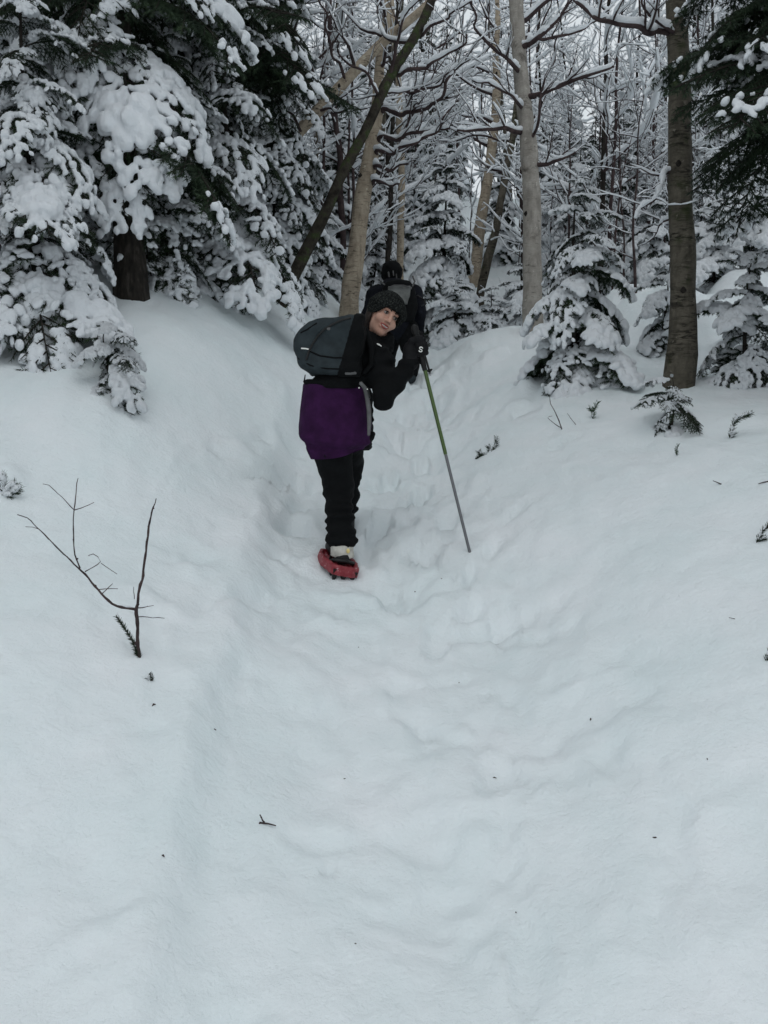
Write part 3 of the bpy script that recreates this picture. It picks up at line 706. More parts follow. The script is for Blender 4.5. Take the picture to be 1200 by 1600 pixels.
hand_tree('birch_tree', [(546, 494, 10.0), (556, 400), (568, 300), (580, 225), (590, 160), (598, 80), (606, 0), (615, -200)], [.108, .1, .094, .085, .07, .055, .045, .02], 10.0,
    'pale tan birch trunk leaning right just behind the nearer hiker with dead snowy branches', 'birch', 'birch_bark', seed=7, auto=5, auto_from=.55, bl=1.2,
    limbs=[([(584, 218, 9.95), (620, 214, 9.8), (660, 207, 9.7), (697, 198, 9.6)], .028), ([(582, 238, 9.95), (615, 236, 9.7), (650, 224, 9.6), (690, 195, 9.5), (712, 165, 9.5)], .024), ([(580, 260, 9.95), (606, 262, 9.75), (636, 258, 9.7)], .026), ([(577, 284, 9.95), (600, 284, 9.8), (622, 290, 9.7)], .024),
           ([(592, 170, 9.95), (640, 178, 9.7), (672, 168, 9.6), (700, 130, 9.5), (732, 88, 9.4)], .030), ([(594, 130, 9.95), (640, 148, 9.6), (690, 128, 9.5), (735, 92, 9.4)], .022)])
hand_tree('leaning_tree', [(440, 470, 8.8), (479, 390, 8.8), (515, 319), (548, 250), (575, 190), (592, 155), (642, 67), (676, 0), (730, -120), (790, -260)], [.062, .06, .056, .052, .05, .048, .045, .04, .03, .015], 8.6,
    'dark mossy trunk slanting up to the right across the pale birch', 'tree', 'bark_moss', seed=9, auto=9, auto_from=.45, bl=1.1, trunk_snow=.5, dens=.8,
    limbs=[([(615, 115, 8.6), (665, 110, 8.5), (700, 85, 8.4), (735, 55, 8.3)], .020), ([(592, 160, 8.6), (570, 120, 8.5), (545, 95, 8.4), (520, 60, 8.4)], .016), ([(650, 55, 8.6), (700, 30, 8.5), (740, 0, 8.4)], .018)])
hand_tree('birch_tree', [(330, 390, 9.6), (395, 290), (452, 222), (530, 139), (590, 75), (642, 30), (700, -25), (780, -100)], [.075, .07, .065, .06, .054, .046, .036, .02], 9.6,
    'pale birch trunk leaning far over from behind the left spruces', 'birch', 'birch_bark', seed=11, auto=8, auto_from=.35, bl=1.1, trunk_snow=.6,
    limbs=[([(500, 172, 9.6), (545, 175, 9.4), (575, 168, 9.3)], .016), ([(470, 205, 9.6), (440, 150, 9.5), (430, 90, 9.4), (415, 40, 9.4)], .018), ([(540, 128, 9.6), (520, 70, 9.5), (505, 20, 9.4), (495, -20, 9.4)], .018)])
hand_tree('birch_tree', [(627, 412, 12.5), (627, 300), (626, 180), (618, 90), (612, 20), (606, -150)], [.05, .047, .044, .04, .035, .015], 12.5,
    'slim upright yellowish birch trunk rising behind the far hiker', 'birch', 'birch_bark', seed=13, auto=9, auto_from=.35, bl=1.0)
hand_tree('bare_tree', [(606, 412, 12.2), (610, 320), (613, 230), (616, 120), (622, 0)], [.036, .034, .03, .026, .02], 12.2,
    'thin dark trunk close to the left of the slim yellowish birch', 'tree', 'bark_dark', seed=15, auto=6, auto_from=.5, bl=.9)
hand_tree('birch_tree', [(752, 458, 14.0), (764, 400), (775, 349), (792, 270), (801, 222), (808, 150), (812, 60), (815, -60)], [.07, .068, .062, .056, .05, .04, .03, .015], 14.0,
    'slender dark-footed birch leaning right between the centre spruce and the beech', 'birch', 'birch_grey', seed=17, auto=7, auto_from=.4, bl=1.2, trunk_snow=.4)
hand_tree('birch_tree', [(742, 420, 15.5), (751, 352), (762, 285), (771, 222), (774, 150), (776, 60), (778, -60)], [.098, .094, .09, .085, .07, .05, .03], 15.5,
    'pale pinkish birch trunk rising behind the right of the centre spruce', 'birch', 'birch_bark', seed=19, auto=8, auto_from=.4, bl=1.3)
hand_tree('bare_tree', [(537, 400, 12.0), (535, 330), (530, 250), (522, 150), (516, 40), (512, -80)], [.045, .043, .04, .035, .028, .02], 12.0,
    'reddish-brown dead trunk standing between the slanting trunk and pale birch', 'tree', 'bark_twig', seed=21, auto=9, auto_from=.3, bl=1.1)
hand_tree('birch_tree', [(306, 372, 8.0), (310, 300), (316, 220), (322, 120), (328, 20), (332, -150)], [.05, .049, .047, .043, .038, .03], 8.0,
    'brown birch trunk half hidden among the left spruces', 'birch', 'birch_bark', seed=23, auto=3, auto_from=.6, bl=.8)
hand_tree('bare_tree', [(430, 330, 10.6), (442, 240), (446, 140), (456, 60), (472, -10), (480, -120)], [.05, .048, .045, .042, .038, .02], 10.6,
    'dark trunk in the upper left behind the spruces with forking branches', 'tree', 'bark_dark', seed=25, auto=10, auto_from=.3, bl=1.2,
    limbs=[([(446, 110, 10.4), (420, 75, 10.2), (380, 60, 10.1), (355, 30, 10)], .02), ([(444, 120, 10.3), (405, 110, 10), (370, 120, 9.8), (350, 100, 9.7)], .02)])
for px, py, d, top, r, sd, lab in [(993, 500, 9.6, 120, .016, 31, 'tall thin bare sapling rising straight between the small spruce and banded birch'), (958, 440, 10.6, 150, .014, 32, 'thin forked sapling behind the small spruce, left of the tallest one'),
                                   (975, 470, 10.2, 190, .012, 33, 'reddish multi-stemmed sapling low behind the small spruce'), (1160, 470, 9.4, 300, .011, 34, 'thin bare sapling poking from the snow pillows at the far right'), (1125, 455, 10.5, 310, .010, 35, 'thin bare sapling just right of the banded birch'), (895, 440, 12, 120, .016, 36, 'slender snow-dusted sapling above the tip of the small spruce')]:
    g = np.random.default_rng(sd)
    hand_tree('sapling', [(px, py, d), (px + g.normal() * 8, (py * 2 + top) / 3), (px + g.normal() * 12, (py + 2 * top) / 3), (px + g.normal() * 15 + 8, top)], [r, r * .85, r * .6, r * .25], d, lab, 'sapling', 'bark_twig', seed=sd, auto=9, auto_from=.15, bl=.65, amount=.8, dens=.8)

# --- spruces near the trail
spruce(205, 465, 6.5, 6.5, 1.25, 'big spruce on the left bank with its dark bare trunk foot showing', ('pillow', 'lumpy', 'bare', 'hang', 'bare'), 41, h0=1.2, step=.30, per=6, r0=.115)
spruce(62, 520, 5.85, 2.35, .95, 'young spruce on the left bank buried under thick smooth snow pillows', ('pillow', 'pillow', 'lumpy'), 42, h0=.35, step=.25, per=6)
spruce(268, 445, 6.9, 2.1, .75, 'drooping young spruce just right of the big dark trunk foot', ('hang', 'lumpy'), 61, h0=.3, step=.24, per=6, irr=.25)
spruce(182, 592, 5.35, .40, .34, 'small snow-weighted spruce tip below the big dark trunk foot', ('clump', 'hang'), 62, h0=.03, step=.10, per=5, irr=.3, name='spruce_sapling')
spruce(20, 450, 7.2, 4.6, 1.2, 'snow-covered spruce in the upper left corner', ('lumpy', 'pillow'), 43, h0=.6, step=.30, per=6)
spruce(352, 452, 7.7, 3.0, 1.05, 'spruce with drooping snowy boughs right of the big left spruce', ('hang', 'lumpy'), 44, h0=.25, step=.24, per=6)
spruce(425, 430, 9.4, 3.6, 1.05, 'snow-clotted spruce beside the foot of the slanting dark trunk', ('lumpy', 'hang'), 45, h0=.2, step=.25, per=6)
spruce(345, 440, 8.3, 6.8, 1.6, 'tall dark spruce whose sparsely snowed boughs hang in the upper left', ('bare', 'bare', 'bare', 'hang'), 46, h0=2.0, step=.26, per=8)
spruce(228, 440, 7.7, 7.2, 1.5, 'dark spruce rising behind the big left spruce, its bare boughs at the top', ('bare', 'bare', 'bare', 'hang'), 63, h0=1.95, step=.28, per=8)
spruce(905, 598, 7.3, 1.66, .72, 'small round spruce bowed under snow in front of the beech', ('clump', 'clump', 'lumpy'), 47, h0=.10, step=.21, per=6, irr=.16)
spruce(692, 470, 13.2, 2.75, 1.05, 'snow-clotted spruce in the centre behind the far hiker', ('clump', 'clump', 'lumpy'), 48, h0=.2, step=.27, per=7, irr=.2)
spruce(712, 525, 11.6, .9, .66, 'low snow-heaped spruce shrub beside the trail ahead of the far hiker', ('clump', 'clump', 'lumpy'), 49, h0=.08, step=.17, per=6, name='spruce_shrub')
spruce(765, 505, 11.6, .7, .55, 'rounded snowy spruce shrub behind the crest left of the beech', ('clump', 'clump', 'lumpy'), 50, h0=.06, step=.15, per=6, name='spruce_shrub')
spruce(815, 470, 11.5, 1.2, .42, 'narrow snowy spruce touching the left edge of the beech', ('clump', 'clump', 'lumpy'), 51, h0=.1, step=.17, per=5)
spruce(1160, 612, 7.0, 1.05, .62, 'snow-loaded young spruce right of the banded birch foot', ('clump', 'clump', 'lumpy'), 52, h0=.08, step=.22, per=6, irr=.3)
spruce(1035, 560, 8.2, .85, .42, 'little snowy spruce tucked behind the banded birch foot', ('clump', 'clump', 'lumpy'), 53, h0=.08, step=.18, per=5)
spruce(1045, 672, 5.7, .34, .34, 'knee-high spruce sapling sticking out of the snow at the right', ('clump', 'hang', 'bare', 'bare'), 54, h0=.02, step=.10, per=5, irr=.35, name='spruce_sapling')
spruce(1150, 330, 6.4, 5.6, 1.5, 'dark spruce at the right edge with drooping boughs bare of snow', ('bare',), 55, h0=1.95, step=.20, per=8, base=P(1250, 560, 6.3))
spruce(1110, 430, 12.5, 2.2, .8, 'snowy spruce far right behind the banded birch', ('lumpy', 'hang'), 56, h0=.2, step=.25, per=6)
spruce(900, 420, 12.5, 2.4, .7, 'snow-coated spruce standing behind the small round spruce', ('lumpy',), 57, h0=.2, step=.24, per=6)
spruce(965, 420, 13.5, 2.6, .8, 'snow-coated spruce among the thin saplings right of centre', ('lumpy', 'hang'), 58, h0=.2, step=.24, per=6)
spruce(585, 415, 13.0, 1.5, .6, 'snowy spruce between the pale birch and the far hiker', ('clump', 'clump', 'lumpy'), 59, h0=.1, step=.2, per=6)
spruce(505, 470, 10.6, .9, .5, 'low snowy spruce at the foot of the reddish dead trunk', ('clump', 'clump', 'lumpy'), 60, h0=.08, step=.18, per=6, name='spruce_shrub')

for px, py, d, H, Rr, sd, lab in ((1112, 480, 9.6, 1.0, .55, 64, 'snowy spruce shrub on the pillows just right of the banded birch'), (1150, 450, 10.9, 1.5, .65, 65, 'snow-clotted spruce up the right slope behind the snow pillows'), (1190, 480, 9.4, 1.2, .6, 66, 'snowy spruce at the right edge above the young spruce'),
                              (1088, 455, 11.2, 1.3, .55, 67, 'narrow snowy spruce half hidden by the banded birch on its right'), (1012, 470, 10.6, .9, .5, 68, 'low snowy spruce shrub left of the banded birch among saplings'), (1170, 425, 12.6, 2.0, .8, 69, 'bushy snowy spruce high on the right slope')):
    spruce(px, py, d, H, Rr, lab, ('clump', 'clump', 'lumpy'), sd, h0=.08, step=.22, per=6, irr=.22)
# --- the forest behind: copies of a few kinds
gF = np.random.default_rng(77)
BP = [mk_proto(700, 7.5, .045, 'bark_dark', nb=20, hb=.15, maxl=3, bl=.24, dens=.95, amount=2.3), mk_proto(701, 6.0, .028, 'bark_twig', nb=20, hb=.12, maxl=3, bl=.25, dens=.95, amount=2.3),
      mk_proto(702, 8.5, .055, 'birch_grey', nb=18, hb=.25, maxl=3, bl=.22, dens=.95, lean=(.12, 0), amount=2.3), mk_proto(703, 4.2, .018, 'bark_twig', nb=20, hb=.08, maxl=3, bl=.30, dens=.95, amount=2.3), mk_proto(704, 7.0, .035, 'bark_dark', nb=20, hb=.15, maxl=3, bl=.25, dens=.95, lean=(-.18, .05), amount=2.3)]
LB = ['upright dark tree laced with snow in the thicket', 'slender brown tree laced with snow in the thicket', 'pale leaning birch laced with snow in the thicket', 'small twiggy tree powdered with snow in the thicket', 'leaning dark tree laced with snow in the thicket']
def zone(x, y):
    px = 600 + FPX * x / y
    for lim, s in ((300, 'behind the big left spruce'), (450, 'behind the spruces of the left bank'), (545, 'left of the pale tan birch'), (620, 'just above the far hiker'), (720, 'behind the centre spruce'), (815, 'between centre spruce and beech'), (900, 'behind the beech'), (1000, 'behind the small round spruce'), (1075, 'behind the banded birch')):
        if px < lim: return s
    return 'at the far right edge'
def clear(x, y):
    px = 600 + FPX * x / (y * .99 + .001)
    return not (560 < px < 800 and y < (17 if px > 620 else 13.5))
n = 0
for k in range(400):
    if n >= 95: break
    y = 11.5 + 15 * gF.random(); px = gF.uniform(330, 1230); x = (px - 600) / FPX * y * 1.01
    if not clear(x, y): continue
    if y > 12.5 and 860 < px < 1045 and gF.random() < .72: continue
    w = int(gF.choice(5, p=[.2, .25, .08, .32, .15])); place_bare(BP[w], x, y, gF.uniform(0, 6.28), gF.uniform(.75, 1.1) + max(0, y - 15) * .03, LB[w] + ' ' + zone(x, y), 'birch' if w == 2 else 'tree', 'bare trees of the thicket', 'birch_tree' if w == 2 else 'bare_tree'); n += 1
n = 0
for k in range(300):    # a fine twiggy fringe in front of the thicket
    if n >= 34: break
    y = 11.5 + 6.5 * gF.random(); px = gF.uniform(440, 1230); x = (px - 600) / FPX * y * 1.01
    if not clear(x, y): continue
    w = (1, 3)[int(gF.random() < .75)]; place_bare(BP[w], x, y, gF.uniform(0, 6.28), gF.uniform(.5, .85), ('low twiggy shrub' if w == 3 else 'thin bare sapling') + ' frosted at the thicket edge ' + zone(x, y), 'shrub' if w == 3 else 'sapling', 'shrubs and saplings along the thicket edge', 'twiggy_shrub' if w == 3 else 'sapling'); n += 1
LF = ['middling snow-coated spruce in the forest', 'tall snow-coated spruce in the forest', 'very tall drooping spruce in the forest', 'short drooping spruce in the forest']
n = 0
for k in range(500):
    if n >= 58: break
    y = 13.5 + 20 * gF.random(); px = gF.uniform(150, 1260); x = (px - 600) / FPX * y * 1.01
    if not clear(x, y): continue
    mid = 440 < px < 1080
    if mid and (y < 21 or (850 < px and y > 16 and gF.random() < .6)): continue
    w = int(gF.integers(4)); far_spruce(x, y, _far[w][3] * (gF.uniform(.7, 1.1) if not mid else gF.uniform(.45, .8)), w, LF[w] + ' ' + zone(x, y), 'spruces of the forest background', gF); n += 1
n = 0
for k in range(200):    # young spruces just beyond the trail head
    if n >= 22: break
    y = 12.5 + 6 * gF.random(); px = gF.uniform(470, 1200); x = (px - 600) / FPX * y * 1.01
    if not clear(x, y) or (680 < px < 740 and y < 16): continue
    w = (0, 3)[int(gF.integers(2))]; far_spruce(x, y, gF.uniform(1.4, 2.8), w, ('bushy' if w == 0 else 'loose') + ' young snow-clotted spruce low in the forest ' + zone(x, y), 'young spruces beyond the trail head', gF); n += 1
for k in range(14):     # beyond the left bank
    y = 9 + 8 * gF.random(); px = gF.uniform(-150, 380); x = (px - 600) / FPX * y; w = int(gF.integers(3)); far_spruce(x, y, _far[w][3] * gF.uniform(.9, 1.2), w, LF[w] + ' ' + zone(x, y), 'spruces of the forest background', gF)
for x, y, lab in ((-3.7, 3.6, 'unseen tall spruce beside the trail, added to shade the left bank'), (-4.3, 5.6, 'unseen tall spruce up the left bank, added to shade it'), (3.7, 3.4, 'unseen tall spruce beside the trail, added to shade the right bank'), (4.2, 5.2, 'unseen tall spruce up the right side, added to shade it')):  # spruces added outside the view to block side skylight and darken the banks
    far_spruce(x, y, 7.5, 2, lab, 'unseen spruces added to shade the trail banks', gF)
print('tris', sum(sum(len(p.vertices) - 2 for p in m_.polygons) for m_ in bpy.data.meshes))
# ------------------------------------------------------------------ people and what they carry
def frame(up, fwd):
    up = np.asarray(up, float); fwd = np.asarray(fwd, float); up /= np.linalg.norm(up); fwd -= up * (fwd @ up); fwd /= np.linalg.norm(fwd)
    return np.stack([np.cross(fwd, up), fwd, up], 1)      # columns: right-hand side, forward, up
def put(name, fn, lo, hi, res, mat, parent, origin, fold=0, seed=0):
    V, Q = sdf_mesh(fn, lo, hi, res); return obj(name, mesh(name, [(V - origin, Q, mat)]), parent)
def box_of(pts, pad):
    pts = np.asarray(pts); return pts.min(0) - pad, pts.max(0) + pad
def wrinkle(p, amp, freq, seed):
    return amp * (noise3(p * freq, seed) + .5 * noise3(p * freq * 2.1, seed + 1))
def head_sdf(p, c, Fm):
    q = ((p - c) @ Fm).astype(np.float32)                 # local: x side, y out of the face, z up
    ax = np.abs(q[:, 0:1]); qs = np.concatenate([ax, q[:, 1:]], 1)
    d = s_ell(q, (0, -.012, .030), (.076, .094, .096))
    d = smin(d, s_ell(q, (0, .020, -.045), (.058, .066, .070)), .03)
    d = smin(d, s_ell(q, (0, .062, -.094), (.024, .022, .018)), .025)          # chin
    d = smin(d, s_ell(qs, (.040, .062, -.028), (.026, .024, .024)), .02)       # cheeks, raised by the smile
    d = smin(d, s_cap(qs, (.004, .085, .030), (.040, .072, .034), .010, .008), .015)   # brow
    d = smax(d, -s_ell(qs, (.031, .095, .012), (.017, .016, .011)), .012)      # eye sockets
    d = smin(d, s_cap(q, (0, .084, .018), (0, .106, -.022), .008, .0125), .012)   # nose
    d = smin(d, s_ell(qs, (.012, .092, -.026), (.009, .011, .008)), .008)
    d = smax(d, -s_ell(q, (0, .091, -.058 ), (.026, .012, .0085)), .006)       # open smile
    d = smin(d, s_cap(q, (-.022, .080, -.066), (.022, .080, -.066), .007, .007), .008)
    d = smin(d, s_ell(qs, (.077, -.010, .000), (.010, .020, .030)), .01)       # ears
    return d

# ---- the nearer hiker, seen from behind, leaning and looking back over the right shoulder
D = 4.8
foot1 = gpix(527, 893); D = float((foot1 - CAM) @ FWD); print('near depth', D, foot1)
def N(px, py, dd=0.0): return P(px, py, D + dd)
A = dict(ankle=N(532, 852, .04), knee=N(529, 765, .10), hip=N(512, 668, .02), hip2=N(545, 662, .10), knee2=N(546, 722, .42), pelvis=N(522, 640, .04), waist=N(530, 605, .06), chest=N(560, 560, .14), neck=N(588, 536, .16),
         sh_r=N(590, 566, .04), el_r=N(599, 620, -.06), wr_r=N(641, 566, -.03), sh_l=N(548, 545, .28), el_l=N(566, 625, .38), wr_l=N(572, 668, .26))
f2 = N(541, 830, .52); f2[2] = gz(f2[0], f2[1]); A['ankle2'] = f2 + np.array([0, 0, .16])
HC = N(600, 494, .10)
Hup = np.array([.52, .08, .85]); Hf = np.array([.34, -.90, -.22]); HF = frame(Hup, Hf)
base1 = foot1.copy(); base1[2] = gz(base1[0], base1[1])
per1 = thing('person', base1, 'person in black jacket and purple skirt leaning over, smiling back at the camera', 'person')
def body1(p):
    d = s_chain(p, [A['hip'], A['knee'], A['ankle']], [.075, .052, .038])
    d = smin(d, s_chain(p, [A['hip2'], A['knee2'], A['ankle2']], [.075, .052, .038]), .03)
    d = smin(d, s_chain(p, [A['pelvis'], A['waist'], A['chest']], [.125, .105, .125]), .05)
    d = smin(d, s_chain(p, [A['chest'], A['neck'], HC - HF[:, 2] * .06], [.10, .058, .050]), .03)
    d = smin(d, s_chain(p, [A['sh_r'], A['el_r'], A['wr_r']], [.052, .038, .028]), .03)
    d = smin(d, s_chain(p, [A['sh_l'], A['el_l'], A['wr_l']], [.052, .038, .028]), .03)
    return smin(d, head_sdf(p, HC, HF), .012)
def rect_axes(lo, hi, flo, fhi, coarse, fine):
    ax = []
    for k in range(3):
        a = [lo[k]]
        while a[-1] < hi[k]: a.append(a[-1] + (fine if flo[k] <= a[-1] <= fhi[k] else coarse))
        ax.append(np.array(a))
    return ax
lo, hi = box_of(list(A.values()) + [HC], .20)
V, Q = sdf_mesh(body1, lo, hi, rect_axes(lo, hi, HC - .14, HC + .14, .016, .0042))
body = obj('body', mesh('body', [(V - base1, Q, 'skin')]), per1)
def hl(x, y, z): return HC + HF @ np.array([x, y, z])
def ball(c, r, rot=None, n=10):
    u = np.linspace(0, math.pi, n); w = np.linspace(0, 2 * math.pi, 2 * n, endpoint=False)
    S = np.stack([np.sin(u)[:, None] * np.cos(w), np.sin(u)[:, None] * np.sin(w), np.cos(u)[:, None] * np.ones_like(w)], -1).reshape(-1, 3) * np.asarray(r)
    if rot is not None: S = S @ np.asarray(rot).T
    m_ = 2 * n; i, j = np.meshgrid(np.arange(n - 1), np.arange(m_), indexing='ij')
    return S + c, np.stack([i * m_ + j, i * m_ + (j + 1) % m_, (i + 1) * m_ + (j + 1) % m_, (i + 1) * m_ + j], -1).reshape(-1, 4)
for s in (-1, 1):
    mb = MB(); v_, f_ = ball(hl(.031 * s, .076, .011), (.0135, .0135, .0085), HF); mb.add(v_, f_, 'eye_white'); v_, f_ = ball(hl(.032 * s, .0865, .011), (.0070, .0045, .0070), HF); mb.add(v_, f_, 'iris')
    obj('eye', mb.mesh('eye', origin=base1), body)
    mb = MB(); mb.tube([hl(.013 * s, .094, .032), hl(.028 * s, .093, .040), hl(.044 * s, .083, .038), hl(.053 * s, .073, .032)], [.0040, .0048, .0042, .002], 'hair', 6); obj('eyebrow', mb.mesh('eyebrow', origin=base1), body)
    mb = MB(); mb.tube([hl(.017 * s, .086, .017), hl(.031 * s, .0905, .0205), hl(.045 * s, .082, .015)], [.0018, .0026, .002], 'hair', 5); obj('eyelid', mb.mesh('eyelid', origin=base1), body)
mb = MB()
for x in (-.0165, -.010, -.0035, .0035, .010, .0165): v_, f_ = ball(hl(x, .0865 - 8 * x * x, -.0565 + 6 * x * x), (.0036, .003, .0056), HF, 6); mb.add(v_, f_, 'teeth')
obj('teeth', mb.mesh('teeth', origin=base1), body)
mb = MB(); mb.tube([hl(-.029, .078, -.051), hl(-.014, .091, -.0495), hl(0, .0945, -.0505), hl(.014, .091, -.0495), hl(.029, .078, -.051)], [.002, .004, .0045, .004, .002], 'lip', 7)
mb.tube([hl(-.029, .078, -.052), hl(-.014, .088, -.0645), hl(0, .0905, -.0675), hl(.014, .088, -.0645), hl(.029, .078, -.052)], [.002, .0045, .0055, .0045, .002], 'lip', 7); obj('lips', mb.mesh('lips', origin=base1), body)
# knitted hat pulled down to the brows and over the ears
def hat1(p):
    q = (p - HC) @ HF
    o = s_ell(q, (-.006, -.024, .036), (.108, .128, .110)); o = o + .0035 * np.sin(np.arctan2(q[:, 0], q[:, 1] + .02) * 26) * np.clip(1.2 - np.abs(q[:, 2] - .05) * 8, .2, 1) + wrinkle(p, .006, 20, 5)
    cut = .040 + .9 * np.minimum(q[:, 1], 0) - 2.4 * np.maximum(np.abs(q[:, 0]) - .046, 0) - q[:, 2]
    brim = s_ell(q, (-.006, -.022, .048), (.113, .133, .034)); o = smin(o, brim, .010)
    return smax(o, cut, .014)
put('hat', hat1, HC - .20, HC + .22, .0055, 'knit', per1, base1)
def hair1(p):
    q = (p - HC) @ HF
    d = s_ell(q, (0, -.030, -.015), (.088, .085, .105)); d = d + .004 * noise3(q * np.array([60, 60, 15]), 3)
    return np.maximum(np.maximum(d, -(s_ell(q, (0, .03, .0), (.076, .10, .12)))), q[:, 2] - .05)
put('hair', hair1, HC - .17, HC + .17, .007, 'hair', per1, base1)
# jacket
def jacket1(p):
    d = s_chain(p, [A['pelvis'] + np.array([0, 0, .03]), A['waist'], A['chest']], [.150, .140, .165], .05)
    d = smin(d, s_cap(p, A['sh_r'], A['sh_l'], .085, .085), .05)
    d = smin(d, s_chain(p, [A['sh_r'], A['el_r'], A['wr_r']], [.088, .066, .046], .02), .035)
    d = smin(d, s_chain(p, [A['sh_l'], A['el_l'], A['wr_l']], [.088, .062, .046], .02), .035)
    d = smin(d, s_cap(p, A['chest'] + (A['neck'] - A['chest']) * .5, A['neck'] + np.array([.008, .0, .012]), .13, .092), .04)   # collar up to the chin
    d = d + wrinkle(p, .009, 11, 2) + .006 * np.sin(p[:, 2] * 75 + 3 * noise3(p * 6, 9))
    d = np.maximum(d, np.where((p[:, 0] < N(583, 600)[0]) & (p[:, 1] < A['pelvis'][1] + .25), N(522, 607, .05)[2] - p[:, 2], -1))
    hc = (p - HC) @ HF
    d = np.maximum(d, -(s_ell(hc, (0, .01, -.0), (.083, .115, .125))))
    return d
lo, hi = box_of([A[k] for k in ('pelvis', 'waist', 'chest', 'neck', 'sh_r', 'el_r', 'wr_r', 'sh_l', 'el_l', 'wr_l')], .2)
jk = put('jacket', jacket1, lo, hi, .0105, 'black_cloth', per1, base1)
mb = MB(); mb.tube([N(589, 537, -.045), N(592, 538.5, -.045), N(596, 541, -.04)], [.003, .005, .003], 'white_print', 6); obj('logo', mb.mesh('logo', origin=base1), jk)
# trousers of the standing leg and the leg stepping up ahead
def trousers1(p):
    d = s_chain(p, [A['hip'] , N(520, 705, .05), A['knee'], N(531, 810, .05), N(533, 846, .04)], [.115, .104, .083, .072, .068], .03)
    d = smin(d, s_chain(p, [A['hip2'], A['knee2'], A['ankle2']], [.10, .080, .066], .03), .025)
    d = smin(d, s_cap(p, N(533, 838, .04), N(534, 850, .04), .080, .076), .015)
    z = p[:, 2]; fold = np.exp(-((z - A['ankle'][2] - .16) / .14) ** 2)
    d = d + wrinkle(p, .007, 13, 6) + fold * .010 * np.sin(z * 105 + 4 * noise3(p * 9, 4)) - .012 * np.exp(-((z - N(533, 846)[2]) / .016) ** 2)
    cutz = N(533, 853, .04)[2]; nearleg = (p[:, 1] < A['ankle'][1] + .22)
    return np.maximum(d, np.where(nearleg, cutz + .008 * noise3(p * 40, 3) - z, -1))
lo, hi = box_of([A[k] for k in ('hip', 'hip2', 'knee', 'knee2', 'ankle', 'ankle2')], .17)
put('trousers', trousers1, lo, hi, .0105, 'black_cloth', per1, base1)
# purple skirt: a padded tube round the hips with a slanting hem
def skirt():
    n = 56; th = np.linspace(0, 2 * math.pi, n, endpoint=False)
    rows = [(600, 474, 572), (612, 470, 575), (640, 466, 578), (665, 465, 579), (685, 471, 578), (700, 479, 574), (712, 487, 568)]
    rings = []
    for k, (py, xa, xb) in enumerate(rows):
        c = N((xa + xb) / 2, py, .06); rx = (xb - xa) / 2 * (D / FPX); ry = rx * .86
        s_ = np.stack([np.cos(th) * rx, np.sin(th) * ry, np.zeros(n)], 1)
        w = k / (len(rows) - 1)
        wr = .012 * w * np.sin(th * 5 + 1.3 * k * .3) + .008 * noise2(th * 2, th * 0 + k * .7, 3)
        s_ = s_ * (1 + wr / rx)[:, None]
        s_[:, 2] += w ** 2 * (.5 * (np.cos(th) * .055 - .015 * np.sin(th) + .02 * np.cos(2 * th)))     # hem hangs lower on the left
        rings.append(c + s_)
    # a soft fold over the seat
    Rg = np.array(rings); m_ = len(Rg)
    f_ = np.linspace(0, m_ - 1, 30); i0 = np.clip(np.floor(f_).astype(int), 0, m_ - 2); t = (f_ - i0)[:, None, None]; O = Rg[i0] * (1 - t) + Rg[i0 + 1] * t
    cen = O.mean(1, keepdims=True); rad = O - cen
    zz = np.linspace(0, 1, 30)[:, None]; bulge = .015 * np.exp(-((zz - .72 - .12 * np.cos(th)[None]) / .07) ** 2) - .011 * np.exp(-((zz - .84 - .12 * np.cos(th)[None]) / .05) ** 2)
    O = O + rad / np.linalg.norm(rad, axis=2, keepdims=True) * bulge[..., None]
    I = cen + rad * .965
    mm = len(O); a = np.vstack([O.reshape(-1, 3), I.reshape(-1, 3)])
    i, j = np.meshgrid(np.arange(mm - 1), np.arange(n), indexing='ij'); j2 = (j + 1) % n
    Fo = np.stack([i * n + j, (i + 1) * n + j, (i + 1) * n + j2, i * n + j2], -1).reshape(-1, 4); Fi = Fo[:, ::-1] + mm * n
    jj = np.arange(n); k2 = (jj + 1) % n
    hem = np.stack([(mm - 1) * n + jj, mm * n + (mm - 1) * n + jj, mm * n + (mm - 1) * n + k2, (mm - 1) * n + k2], 1); top = np.stack([jj, k2, mm * n + k2, mm * n + jj], 1)
    return a, np.vstack([Fo, Fi, hem, top])
v_, f_ = skirt(); sk = obj('skirt', mesh('skirt', [(v_ - base1, f_, 'purple_cloth')]), per1)
mb = MB(); pl = np.array([N(563, 598, -.13), N(570, 606, -.115), N(574, 622, -.095), N(576.5, 640, -.08), N(577, 660, -.075), N(576, 680, -.075)])
mb.tube(pl, [.010, .012, .013, .013, .012, .008], 'strap_grey', 8); mb.tube(pl[1:3] + np.array([.014, -.004, 0]), .006, 'black_plastic', 6); obj('side_strap', mb.mesh('side_strap', origin=base1), sk)
for a_, b_ in ((561, 606), (574, 608)):
    v2, f2_ = ball(N(a_, b_, -.135 if a_ < 570 else -.12), (.004, .004, .004)); obj('snow_fleck', mesh('snow_fleck', [(v2 - base1, f2_, 'white_print')]), sk)
